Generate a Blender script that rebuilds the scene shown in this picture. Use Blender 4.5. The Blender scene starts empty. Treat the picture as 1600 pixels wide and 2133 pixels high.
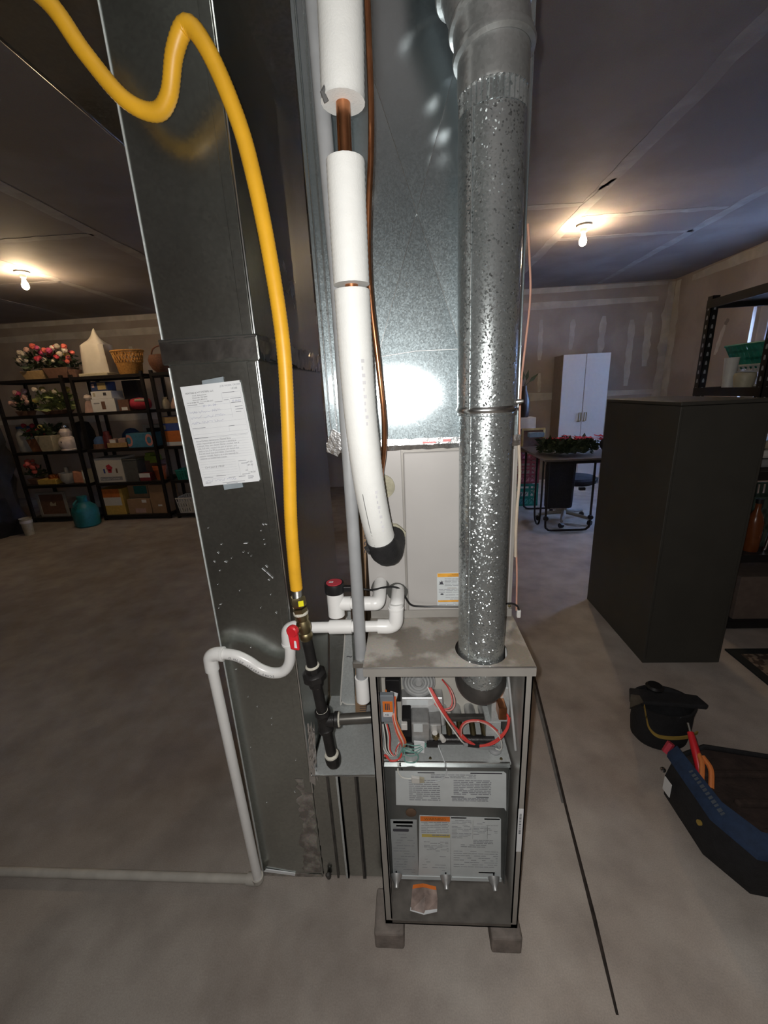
import bpy, bmesh, math, random
from mathutils import Vector, Matrix, Euler
random.seed(7)
R = math.radians
PI = math.pi
sc = bpy.context.scene
COL = sc.collection

# ------------------------------------------------------------------ camera
cam_d = bpy.data.cameras.new('camera')
cam = bpy.data.objects.new('camera', cam_d)
COL.objects.link(cam)
CAM_H = 1.45
pitch, roll, yaw = R(16.4), R(-2.92), R(4.0)
fw = Vector((-math.sin(yaw)*math.cos(pitch), math.cos(yaw)*math.cos(pitch), -math.sin(pitch)))
r0 = Vector((math.cos(yaw), math.sin(yaw), 0)); u0 = r0.cross(fw)
ri = r0*math.cos(roll) + u0*math.sin(roll)
up = -r0*math.sin(roll) + u0*math.cos(roll)
mw = Matrix(((ri.x, up.x, -fw.x, 0), (ri.y, up.y, -fw.y, 0), (ri.z, up.z, -fw.z, CAM_H), (0, 0, 0, 1)))
cam.matrix_world = mw
cam_d.sensor_fit = 'VERTICAL'; cam_d.sensor_height = 36.0
cam_d.lens = 850.0/2133.0*36.0
cam_d.clip_start = 0.02; cam_d.clip_end = 60
sc.camera = cam

# ------------------------------------------------------------------ world, view, lights
sc.view_settings.view_transform = 'Standard'
sc.view_settings.look = 'None'
sc.view_settings.gamma = 1.0
sc.view_settings.use_curve_mapping = False
sc.view_settings.exposure = 0.0
w = bpy.data.worlds.new('world'); sc.world = w; w.use_nodes = True
wn = w.node_tree.nodes; wl = w.node_tree.links
sky = wn.new('ShaderNodeTexSky'); sky.sky_type = 'HOSEK_WILKIE'; sky.sun_direction = (-0.6, 0.5, 0.35); sky.turbidity = 3.0
wn['Background'].inputs[1].default_value = 1.3
wl.new(sky.outputs[0], wn['Background'].inputs[0])

def light(name, kind, loc, power, color, size=0.02):
    d = bpy.data.lights.new(name, kind); d.energy = power; d.color = color
    if kind == 'POINT': d.shadow_soft_size = size
    o = bpy.data.objects.new(name, d); COL.objects.link(o); o.location = loc
    return o
# the phone's own flash, a finger's breadth beside its lens
FLASH = light('phone_flash', 'POINT', (-0.022, -0.012, 1.466), 33.0, (1.0, 0.97, 0.93), 0.006)
# daylight falling in through the basement window
DAY = light('window_daylight', 'AREA', (4.3, 4.45, 1.75), 1700.0, (0.36, 0.55, 1.0))
DAY.data.shape = 'RECTANGLE'; DAY.data.size = 1.3; DAY.data.size_y = 1.3
DAY.rotation_euler = Vector((-1, 0.30, -0.30)).to_track_quat('-Z', 'Y').to_euler()
BULB_L = 500.0

# ------------------------------------------------------------------ materials
MATS = {}
def nt(name):
    m = bpy.data.materials.new(name); m.use_nodes = True
    return m, m.node_tree.nodes, m.node_tree.links, m.node_tree.nodes['Principled BSDF']
def mat(name, col, rough=0.6, metal=0.0, var=0.12, scale=30.0, bump=0.0, emit=0.0, alpha=None, trans=0.0, coat=0.0, spec=None, bscale=None):
    if name in MATS: return MATS[name]
    m, n, l, p = nt(name)
    p.inputs['Roughness'].default_value = rough
    p.inputs['Metallic'].default_value = metal
    if coat: p.inputs['Coat Weight'].default_value = coat
    if spec is not None: p.inputs['Specular IOR Level'].default_value = spec
    tc = n.new('ShaderNodeTexCoord')
    nz = n.new('ShaderNodeTexNoise'); nz.inputs['Scale'].default_value = scale; nz.inputs['Detail'].default_value = 4
    l.new(tc.outputs['Object'], nz.inputs['Vector'])
    rp = n.new('ShaderNodeValToRGB')
    lo = tuple(max(0, c*(1-var)) for c in col) + (1,); hi = tuple(min(1, c*(1+var)) for c in col) + (1,)
    rp.color_ramp.elements[0].color = lo; rp.color_ramp.elements[1].color = hi
    rp.color_ramp.elements[0].position = 0.3; rp.color_ramp.elements[1].position = 0.7
    l.new(nz.outputs['Fac'], rp.inputs['Fac']); l.new(rp.outputs['Color'], p.inputs['Base Color'])
    if bump:
        b = n.new('ShaderNodeBump'); b.inputs['Strength'].default_value = bump; b.inputs['Distance'].default_value = 0.004
        nb = n.new('ShaderNodeTexNoise'); nb.inputs['Scale'].default_value = bscale or scale*4; nb.inputs['Detail'].default_value = 3
        l.new(tc.outputs['Object'], nb.inputs['Vector'])
        l.new(nb.outputs['Fac'], b.inputs['Height']); l.new(b.outputs['Normal'], p.inputs['Normal'])
    if emit:
        p.inputs['Emission Color'].default_value = tuple(col) + (1,); p.inputs['Emission Strength'].default_value = emit
    if trans: p.inputs['Transmission Weight'].default_value = trans
    if alpha is not None: p.inputs['Alpha'].default_value = alpha
    MATS[name] = m
    return m
def galv(name, col, rough, tilt, scale, rvar=0.1, smudge=0.15, metal=0.85, sparse=False):
    """zinc-coated sheet: crystal spangle that varies tint, gloss and facet angle"""
    m, n, l, p = nt(name)
    p.inputs['Metallic'].default_value = metal
    tc = n.new('ShaderNodeTexCoord')
    v = n.new('ShaderNodeTexVoronoi'); v.inputs['Scale'].default_value = scale
    l.new(tc.outputs['Object'], v.inputs['Vector'])
    sep = n.new('ShaderNodeSeparateColor'); l.new(v.outputs['Color'], sep.inputs[0])
    nz = n.new('ShaderNodeTexNoise'); nz.inputs['Scale'].default_value = 5; nz.inputs['Detail'].default_value = 5
    l.new(tc.outputs['Object'], nz.inputs['Vector'])
    mx = n.new('ShaderNodeMath'); mx.operation = 'MULTIPLY_ADD'; mx.inputs[1].default_value = 0.35; 
    l.new(sep.outputs[0], mx.inputs[0]); l.new(nz.outputs['Fac'], mx.inputs[2])
    rp = n.new('ShaderNodeValToRGB')
    rp.color_ramp.elements[0].position = 0.35; rp.color_ramp.elements[1].position = 0.95
    rp.color_ramp.elements[0].color = tuple(c*(1-smudge) for c in col) + (1,)
    rp.color_ramp.elements[1].color = tuple(min(1, c*(1+smudge)) for c in col) + (1,)
    l.new(mx.outputs[0], rp.inputs['Fac']); l.new(rp.outputs['Color'], p.inputs['Base Color'])
    mr = n.new('ShaderNodeMapRange'); mr.inputs['To Min'].default_value = rough-rvar; mr.inputs['To Max'].default_value = rough+rvar
    l.new(nz.outputs['Fac'], mr.inputs['Value']); l.new(mr.outputs[0], p.inputs['Roughness'])
    g = n.new('ShaderNodeNewGeometry')
    s = n.new('ShaderNodeVectorMath'); s.operation = 'SUBTRACT'; s.inputs[1].default_value = (0.5, 0.5, 0.5)
    l.new(v.outputs['Color'], s.inputs[0])
    k = n.new('ShaderNodeVectorMath'); k.operation = 'SCALE'; k.inputs['Scale'].default_value = tilt
    if sparse:   # most crystals lie nearly flat, a few stand at a marked angle
        pw = n.new('ShaderNodeMath'); pw.operation = 'POWER'; pw.inputs[1].default_value = 4.0
        l.new(sep.outputs[2], pw.inputs[0])
        k2 = n.new('ShaderNodeMath'); k2.operation = 'MULTIPLY_ADD'; k2.inputs[1].default_value = tilt*3.0; k2.inputs[2].default_value = tilt*0.12
        l.new(pw.outputs[0], k2.inputs[0]); l.new(k2.outputs[0], k.inputs['Scale'])
    l.new(s.outputs[0], k.inputs[0])
    a = n.new('ShaderNodeVectorMath'); a.operation = 'ADD'
    l.new(g.outputs['Normal'], a.inputs[0]); l.new(k.outputs[0], a.inputs[1])
    nn = n.new('ShaderNodeVectorMath'); nn.operation = 'NORMALIZE'; l.new(a.outputs[0], nn.inputs[0])
    l.new(nn.outputs[0], p.inputs['Normal'])
    MATS[name] = m
    return m
def two(name, c1, c2, scale, pos=(0.45, 0.6), rough=0.8, bump=0.25, stretch=None, detail=6):
    m, n, l, p = nt(name)
    p.inputs['Roughness'].default_value = rough
    tc = n.new('ShaderNodeTexCoord'); src = tc.outputs['Object']
    if stretch:
        mp = n.new('ShaderNodeMapping'); mp.inputs['Scale'].default_value = stretch
        l.new(src, mp.inputs['Vector']); src = mp.outputs[0]
    nz = n.new('ShaderNodeTexNoise'); nz.inputs['Scale'].default_value = scale; nz.inputs['Detail'].default_value = detail
    l.new(src, nz.inputs['Vector'])
    rp = n.new('ShaderNodeValToRGB'); rp.color_ramp.elements[0].position, rp.color_ramp.elements[1].position = pos
    rp.color_ramp.elements[0].color = c1 + (1,); rp.color_ramp.elements[1].color = c2 + (1,)
    l.new(nz.outputs['Fac'], rp.inputs['Fac'])
    fn = n.new('ShaderNodeTexNoise'); fn.inputs['Scale'].default_value = 220; fn.inputs['Detail'].default_value = 3
    l.new(tc.outputs['Object'], fn.inputs['Vector'])
    mm = n.new('ShaderNodeMix'); mm.data_type = 'RGBA'; mm.blend_type = 'OVERLAY'; mm.inputs[0].default_value = 0.25
    l.new(rp.outputs['Color'], mm.inputs[6]); l.new(fn.outputs['Color'], mm.inputs[7])
    hs = n.new('ShaderNodeHueSaturation'); hs.inputs['Saturation'].default_value = 0.9
    l.new(mm.outputs[2], hs.inputs['Color']); l.new(hs.outputs[0], p.inputs['Base Color'])
    if bump:
        b = n.new('ShaderNodeBump'); b.inputs['Strength'].default_value = bump; b.inputs['Distance'].default_value = 0.002
        l.new(fn.outputs['Fac'], b.inputs['Height']); l.new(b.outputs['Normal'], p.inputs['Normal'])
    MATS[name] = m
    return m
def concrete():
    m, n, l, p = nt('stained_concrete')
    p.inputs['Roughness'].default_value = 0.75
    tc = n.new('ShaderNodeTexCoord')
    a = n.new('ShaderNodeTexNoise'); a.inputs['Scale'].default_value = 1.1; a.inputs['Detail'].default_value = 7; a.inputs['Roughness'].default_value = 0.6
    b = n.new('ShaderNodeTexNoise'); b.inputs['Scale'].default_value = 7; b.inputs['Detail'].default_value = 6
    c = n.new('ShaderNodeTexNoise'); c.inputs['Scale'].default_value = 260; c.inputs['Detail'].default_value = 2
    for q in (a, b, c): l.new(tc.outputs['Object'], q.inputs['Vector'])
    r1 = n.new('ShaderNodeValToRGB'); r1.color_ramp.elements[0].position = 0.38; r1.color_ramp.elements[1].position = 0.62
    r1.color_ramp.elements[0].color = (0.39, 0.33, 0.29, 1); r1.color_ramp.elements[1].color = (0.60, 0.55, 0.50, 1)
    r2 = n.new('ShaderNodeValToRGB'); r2.color_ramp.elements[0].position = 0.3; r2.color_ramp.elements[1].position = 0.6
    r2.color_ramp.elements[0].color = (0.72, 0.71, 0.71, 1); r2.color_ramp.elements[1].color = (1, 1, 1, 1)
    r3 = n.new('ShaderNodeValToRGB'); r3.color_ramp.elements[0].position = 0.3; r3.color_ramp.elements[1].position = 0.7
    r3.color_ramp.elements[0].color = (0.8, 0.8, 0.8, 1); r3.color_ramp.elements[1].color = (1, 1, 1, 1)
    l.new(a.outputs['Fac'], r1.inputs['Fac']); l.new(b.outputs['Fac'], r2.inputs['Fac']); l.new(c.outputs['Fac'], r3.inputs['Fac'])
    m1 = n.new('ShaderNodeMix'); m1.data_type = 'RGBA'; m1.blend_type = 'MULTIPLY'; m1.inputs[0].default_value = 0.8
    l.new(r1.outputs[0], m1.inputs[6]); l.new(r2.outputs[0], m1.inputs[7])
    m2 = n.new('ShaderNodeMix'); m2.data_type = 'RGBA'; m2.blend_type = 'MULTIPLY'; m2.inputs[0].default_value = 0.8
    l.new(m1.outputs[2], m2.inputs[6]); l.new(r3.outputs[0], m2.inputs[7])
    # the slab is paler from the furnace to the right
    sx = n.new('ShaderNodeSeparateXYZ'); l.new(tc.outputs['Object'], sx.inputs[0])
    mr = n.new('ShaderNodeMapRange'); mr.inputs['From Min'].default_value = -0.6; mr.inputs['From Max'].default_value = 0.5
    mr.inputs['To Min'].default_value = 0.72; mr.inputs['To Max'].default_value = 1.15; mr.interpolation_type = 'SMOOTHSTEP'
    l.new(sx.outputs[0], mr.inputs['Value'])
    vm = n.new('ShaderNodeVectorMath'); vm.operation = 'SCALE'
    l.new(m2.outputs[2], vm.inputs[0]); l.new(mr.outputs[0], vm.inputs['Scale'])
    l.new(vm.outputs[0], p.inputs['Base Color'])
    bp = n.new('ShaderNodeBump'); bp.inputs['Strength'].default_value = 0.2; bp.inputs['Distance'].default_value = 0.002
    l.new(c.outputs['Fac'], bp.inputs['Height']); l.new(bp.outputs['Normal'], p.inputs['Normal'])
    MATS['concrete'] = m
    return m

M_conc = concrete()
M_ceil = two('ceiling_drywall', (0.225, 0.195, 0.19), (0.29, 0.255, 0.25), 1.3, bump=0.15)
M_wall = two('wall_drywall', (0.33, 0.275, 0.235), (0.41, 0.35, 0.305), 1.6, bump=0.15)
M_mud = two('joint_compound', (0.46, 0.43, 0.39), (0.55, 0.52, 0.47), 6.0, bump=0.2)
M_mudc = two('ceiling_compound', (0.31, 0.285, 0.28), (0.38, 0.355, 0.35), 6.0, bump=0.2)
M_mudd = two('dark_compound', (0.20, 0.17, 0.15), (0.26, 0.23, 0.2), 6.0, bump=0.2)
M_duct = galv('duct_galvanized', (0.44, 0.46, 0.44), 0.25, 0.02, 160, 0.06, 0.10, 0.98)
M_plen = galv('plenum_galvanized', (0.58, 0.64, 0.67), 0.25, 0.05, 420, 0.02, 0.05, 0.99, True)
def plenum_mat():
    m, n, l, p = nt('plenum_sheet'); out = n['Material Output']; n.remove(p)
    tc = n.new('ShaderNodeTexCoord'); v = n.new('ShaderNodeTexVoronoi'); v.inputs['Scale'].default_value = 420
    l.new(tc.outputs['Object'], v.inputs['Vector'])
    g = n.new('ShaderNodeNewGeometry')
    sub = n.new('ShaderNodeVectorMath'); sub.operation = 'SUBTRACT'; sub.inputs[1].default_value = (.5, .5, .5); l.new(v.outputs['Color'], sub.inputs[0])
    sc_ = n.new('ShaderNodeVectorMath'); sc_.operation = 'SCALE'; sc_.inputs['Scale'].default_value = 0.09; l.new(sub.outputs[0], sc_.inputs[0])
    ad_ = n.new('ShaderNodeVectorMath'); ad_.operation = 'ADD'; l.new(g.outputs['Normal'], ad_.inputs[0]); l.new(sc_.outputs[0], ad_.inputs[1])
    no = n.new('ShaderNodeVectorMath'); no.operation = 'NORMALIZE'; l.new(ad_.outputs[0], no.inputs[0])
    t_ = n.new('ShaderNodeBsdfGlossy'); t_.distribution = 'BECKMANN'; t_.inputs['Roughness'].default_value = 0.195; t_.inputs['Anisotropy'].default_value = -0.22
    tg = n.new('ShaderNodeTangent'); tg.direction_type = 'RADIAL'; tg.axis = 'Z'; l.new(tg.outputs[0], t_.inputs['Tangent'])
    t_.inputs['Rotation'].default_value = 0.0; t_.inputs['Color'].default_value = (.55, .61, .64, 1)
    b_ = n.new('ShaderNodeBsdfGlossy'); b_.distribution = 'GGX'; b_.inputs['Roughness'].default_value = 0.44; b_.inputs['Color'].default_value = (.52, .62, .66, 1)
    l.new(no.outputs[0], b_.inputs['Normal'])
    mx = n.new('ShaderNodeMixShader'); mx.inputs[0].default_value = 0.26
    l.new(t_.outputs[0], mx.inputs[1]); l.new(b_.outputs[0], mx.inputs[2]); l.new(mx.outputs[0], out.inputs['Surface'])
    return m
M_sheet = plenum_mat()
M_pipe = galv('pipe_galvanized', (0.56, 0.61, 0.62), 0.27, 0.40, 400, 0.03, 0.05, 0.90, True)
M_plain = galv('plain_galvanized', (0.55, 0.58, 0.58), 0.42, 0.05, 220, 0.08, 0.12, 0.35)
M_edge = mat('bright_edge', (0.74, 0.76, 0.76), 0.25, 1.0, 0.05)
M_foil = mat('foil_tape', (0.82, 0.83, 0.84), 0.22, 1.0, 0.08, 60, bump=0.35, bscale=70)
M_case = mat('furnace_paint', (0.36, 0.345, 0.32), 0.42, 0.25, 0.08, 12, coat=0.1)
M_casetop = two('furnace_top_worn', (0.20, 0.175, 0.145), (0.40, 0.37, 0.33), 13.0, pos=(0.42, 0.54), rough=0.4, bump=0.1)
M_coil = mat('coil_paint', (0.48, 0.465, 0.45), 0.38, 0.1, 0.05, 6)
M_beige = mat('vestibule_paint', (0.55, 0.53, 0.48), 0.5, 0.0, 0.05, 20)
M_door = mat('blower_panel', (0.20, 0.215, 0.215), 0.35, 0.75, 0.15, 10)
M_gbox = mat('control_box_paint', (0.32, 0.36, 0.40), 0.45, 0.4, 0.06)
M_castal = mat('cast_aluminium', (0.55, 0.56, 0.56), 0.45, 0.7, 0.12, 60)
M_black = mat('black_plastic', (0.012, 0.012, 0.013), 0.4, 0, 0.1)
M_blackm = mat('black_iron', (0.022, 0.021, 0.021), 0.38, 0.3, 0.25, 40, bump=0.2)
M_rubber = mat('black_foam', (0.012, 0.012, 0.013), 0.7, 0, 0.3, 60, bump=0.4)
M_inducer = mat('inducer_housing', (0.10, 0.095, 0.09), 0.38, 0.6, 0.3, 25)
M_greyp = mat('grey_conduit', (0.30, 0.31, 0.32), 0.4, 0, 0.06)
M_pvc = mat('white_pvc', (0.80, 0.80, 0.79), 0.3, 0, 0.02)
M_pvcd = mat('dusty_pvc', (0.48, 0.46, 0.42), 0.5, 0, 0.12, 20)
M_ins = mat('white_insulation', (0.74, 0.75, 0.73), 0.6, 0, 0.02, 60, bump=0.12, bscale=350)
M_insin = mat('insulation_core', (0.10, 0.10, 0.10), 0.9)
M_copper = mat('copper', (0.62, 0.27, 0.13), 0.3, 1.0, 0.25, 30)
M_yellow = mat('yellow_jacket', (0.72, 0.38, 0.02), 0.42, 0, 0.08, 25)
M_brass = mat('brass', (0.30, 0.25, 0.14), 0.42, 1.0, 0.2, 60)
M_steel = mat('steel', (0.6, 0.6, 0.58), 0.3, 1.0, 0.1)
M_ytag = mat('yellow_tag', (0.85, 0.78, 0.02), 0.5)
M_red = mat('red_handle', (0.62, 0.02, 0.03), 0.35, 0, 0.1)
M_dope = mat('pipe_dope', (0.62, 0.60, 0.52), 0.6, 0, 0.15, 90, bump=0.5)
M_foam = mat('duct_sealant', (0.40, 0.38, 0.28), 0.8, 0, 0.2, 40, bump=0.6)
M_card = mat('cardboard', (0.34, 0.22, 0.13), 0.8, 0, 0.1, 20)
M_paper = mat('paper_white', (0.74, 0.76, 0.78), 0.7, 0, 0.03)
M_label = mat('label_paper', (0.62, 0.66, 0.67), 0.5, 0, 0.04)
M_labeln = mat('label_film', (0.42, 0.45, 0.46), 0.4, 0.1, 0.05)
M_ink = mat('ink_dark', (0.06, 0.06, 0.075), 0.6)
M_inkg = mat('ink_grey', (0.27, 0.28, 0.31), 0.6)
M_inkp = mat('pen_blue', (0.30, 0.31, 0.46), 0.6)
M_inkb = mat('pen_black', (0.20, 0.20, 0.22), 0.6)
M_inkl = mat('rule_line', (0.40, 0.42, 0.46), 0.6)
M_orange = mat('label_orange', (0.80, 0.20, 0.03), 0.5)
M_amber = mat('label_amber', (0.82, 0.40, 0.05), 0.5)
M_yell2 = mat('label_yellow', (0.62, 0.50, 0.14), 0.5)
M_tape = mat('grey_tape', (0.26, 0.30, 0.33), 0.45)
M_gray = mat('disc_grey', (0.42, 0.43, 0.43), 0.45, 0.2)
M_wred = mat('wire_red', (0.66, 0.07, 0.06), 0.45)
M_wpink = mat('wire_pink', (0.66, 0.30, 0.27), 0.5)
M_wwhite = mat('wire_white', (0.72, 0.72, 0.68), 0.45)
M_worange = mat('wire_orange', (0.72, 0.22, 0.06), 0.45)
M_wgreen = mat('wire_green', (0.16, 0.34, 0.30), 0.45)
M_wclear = mat('clear_tube', (0.55, 0.58, 0.6), 0.2, 0, 0.02)
M_wtan = mat('wire_tan', (0.50, 0.42, 0.33), 0.6)
M_wsalmon = mat('wire_salmon', (0.52, 0.28, 0.20), 0.6)
M_cab = mat('charcoal_enamel', (0.052, 0.05, 0.043), 0.55, 0.0, 0.08, 8)
M_brick = mat('concrete_block', (0.22, 0.19, 0.17), 0.9, 0, 0.25, 30, bump=0.5)
M_shelf = mat('shelf_black', (0.018, 0.017, 0.018), 0.4, 0.3, 0.1)
M_shelfb = mat('shelf_board', (0.03, 0.028, 0.03), 0.6)
M_white = mat('white_laminate', (0.74, 0.74, 0.76), 0.45, 0, 0.02)
M_whited = mat('white_plastic', (0.66, 0.65, 0.62), 0.45, 0, 0.03)
M_bluep = mat('blue_print', (0.05, 0.09, 0.35), 0.5)
M_chair = mat('dark_fabric', (0.018, 0.018, 0.024), 0.9, 0, 0.2, 90, bump=0.3)
M_greyb = mat('grey_base', (0.30, 0.29, 0.27), 0.5)
M_leaf = mat('dark_leaf', (0.035, 0.055, 0.025), 0.6, 0, 0.4, 30)
M_leaf2 = mat('pale_leaf', (0.22, 0.27, 0.10), 0.6, 0, 0.4, 30)
M_pet = {'bract': mat('petal_bract', (0.55, 0.035, 0.05), 0.6), 'white': mat('petal_white', (0.62, 0.55, 0.46), 0.7), 'red': mat('petal_red', (0.42, 0.03, 0.05), 0.7),
         'pink': mat('petal_magenta', (0.50, 0.06, 0.16), 0.7), 'coral': mat('petal_coral', (0.60, 0.12, 0.09), 0.7),
         'blush': mat('petal_blush', (0.55, 0.34, 0.30), 0.7), 'yellow': mat('petal_yellow', (0.60, 0.48, 0.14), 0.7)}
M_teal = mat('teal_plastic', (0.015, 0.16, 0.17), 0.35)
M_tealb = mat('teal_basket', (0.02, 0.24, 0.18), 0.45)
M_green = mat('lime_plastic', (0.22, 0.32, 0.05), 0.5)
M_wick = mat('wicker_orange', (0.42, 0.21, 0.05), 0.75, 0, 0.3, 60, bump=0.7)
M_wickd = mat('wicker_brown', (0.13, 0.05, 0.025), 0.7, 0, 0.3, 60, bump=0.7)
M_tan = mat('tan_planter', (0.45, 0.31, 0.15), 0.8, 0, 0.15, 30, bump=0.3)
M_brown = mat('brown_planter', (0.16, 0.085, 0.06), 0.8, 0, 0.15, 30)
M_terra = mat('terracotta', (0.33, 0.14, 0.07), 0.8)
M_cream = mat('cream_glaze', (0.46, 0.42, 0.31), 0.5)
M_porc = mat('porcelain', (0.68, 0.60, 0.56), 0.25)
M_pinkc = mat('pink_cloth', (0.46, 0.32, 0.29), 0.85, 0, 0.15, 20)
M_redp = mat('red_wrap', (0.50, 0.05, 0.08), 0.3)
M_blueb = mat('blue_box', (0.06, 0.22, 0.36), 0.6)
M_blued = mat('navy_box', (0.03, 0.05, 0.13), 0.6)
M_bluec = mat('blue_cloth', (0.05, 0.11, 0.26), 0.8)
M_oran = mat('orange_box', (0.58, 0.17, 0.04), 0.6)
M_yelb = mat('yellow_box', (0.58, 0.40, 0.10), 0.6)
M_gold = mat('gold_frame', (0.45, 0.34, 0.15), 0.5)
M_bag = mat('bag_plastic', (0.62, 0.59, 0.52), 0.3, 0, 0.05, 8, bump=0.8, bscale=14)
M_dark = mat('dark_bundle', (0.013, 0.013, 0.016), 0.9, 0, 0.4, 9, bump=0.5)
M_tool = mat('bag_black', (0.012, 0.012, 0.014), 0.85, 0, 0.3, 50, bump=0.4)
M_toolb = mat('bag_blue', (0.012, 0.03, 0.075), 0.8, 0, 0.2, 50, bump=0.3)
M_toolin = mat('bag_brown', (0.035, 0.022, 0.018), 0.9, 0, 0.4, 30, bump=0.6)
M_strap = mat('strap_yellow', (0.36, 0.24, 0.05), 0.8)
M_crate = mat('pink_crate', (0.33, 0.08, 0.10), 0.5)
M_glass = mat('window_glass', (1, 1, 1), 0.05, 0, 0, trans=1.0)
M_clearp = mat('clear_plastic', (0.75, 0.76, 0.74), 0.2, 0, 0.02, alpha=0.45)
M_vinyl = mat('vinyl_frame', (0.6, 0.6, 0.6), 0.5)
M_curt = mat('curtain', (0.42, 0.42, 0.46), 0.85, 0, 0.1, 5)
M_rug = two('ornate_rug', (0.07, 0.045, 0.035), (0.24, 0.18, 0.13), 26.0, pos=(0.47, 0.53), rough=0.95, bump=0.5, detail=2)
M_rugb = mat('rug_border', (0.015, 0.018, 0.018), 0.95)
M_chrome = mat('chrome', (0.7, 0.7, 0.72), 0.15, 1.0)
M_joint = mat('joint_filler', (0.045, 0.035, 0.03), 0.9, 0, 0.5, 30, bump=0.5)
M_jointg = mat('joint_edge', (0.20, 0.195, 0.19), 0.85, 0, 0.2, 30)
M_mastic = two('mastic', (0.15, 0.13, 0.115), (0.31, 0.285, 0.25), 34.0, pos=(0.4, 0.62), rough=0.8, bump=0.6)
M_bulb = mat('lit_bulb', (1.0, 0.72, 0.43), 0.3, emit=BULB_L)
M_porcw = mat('lampholder', (0.7, 0.68, 0.64), 0.3)

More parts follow.
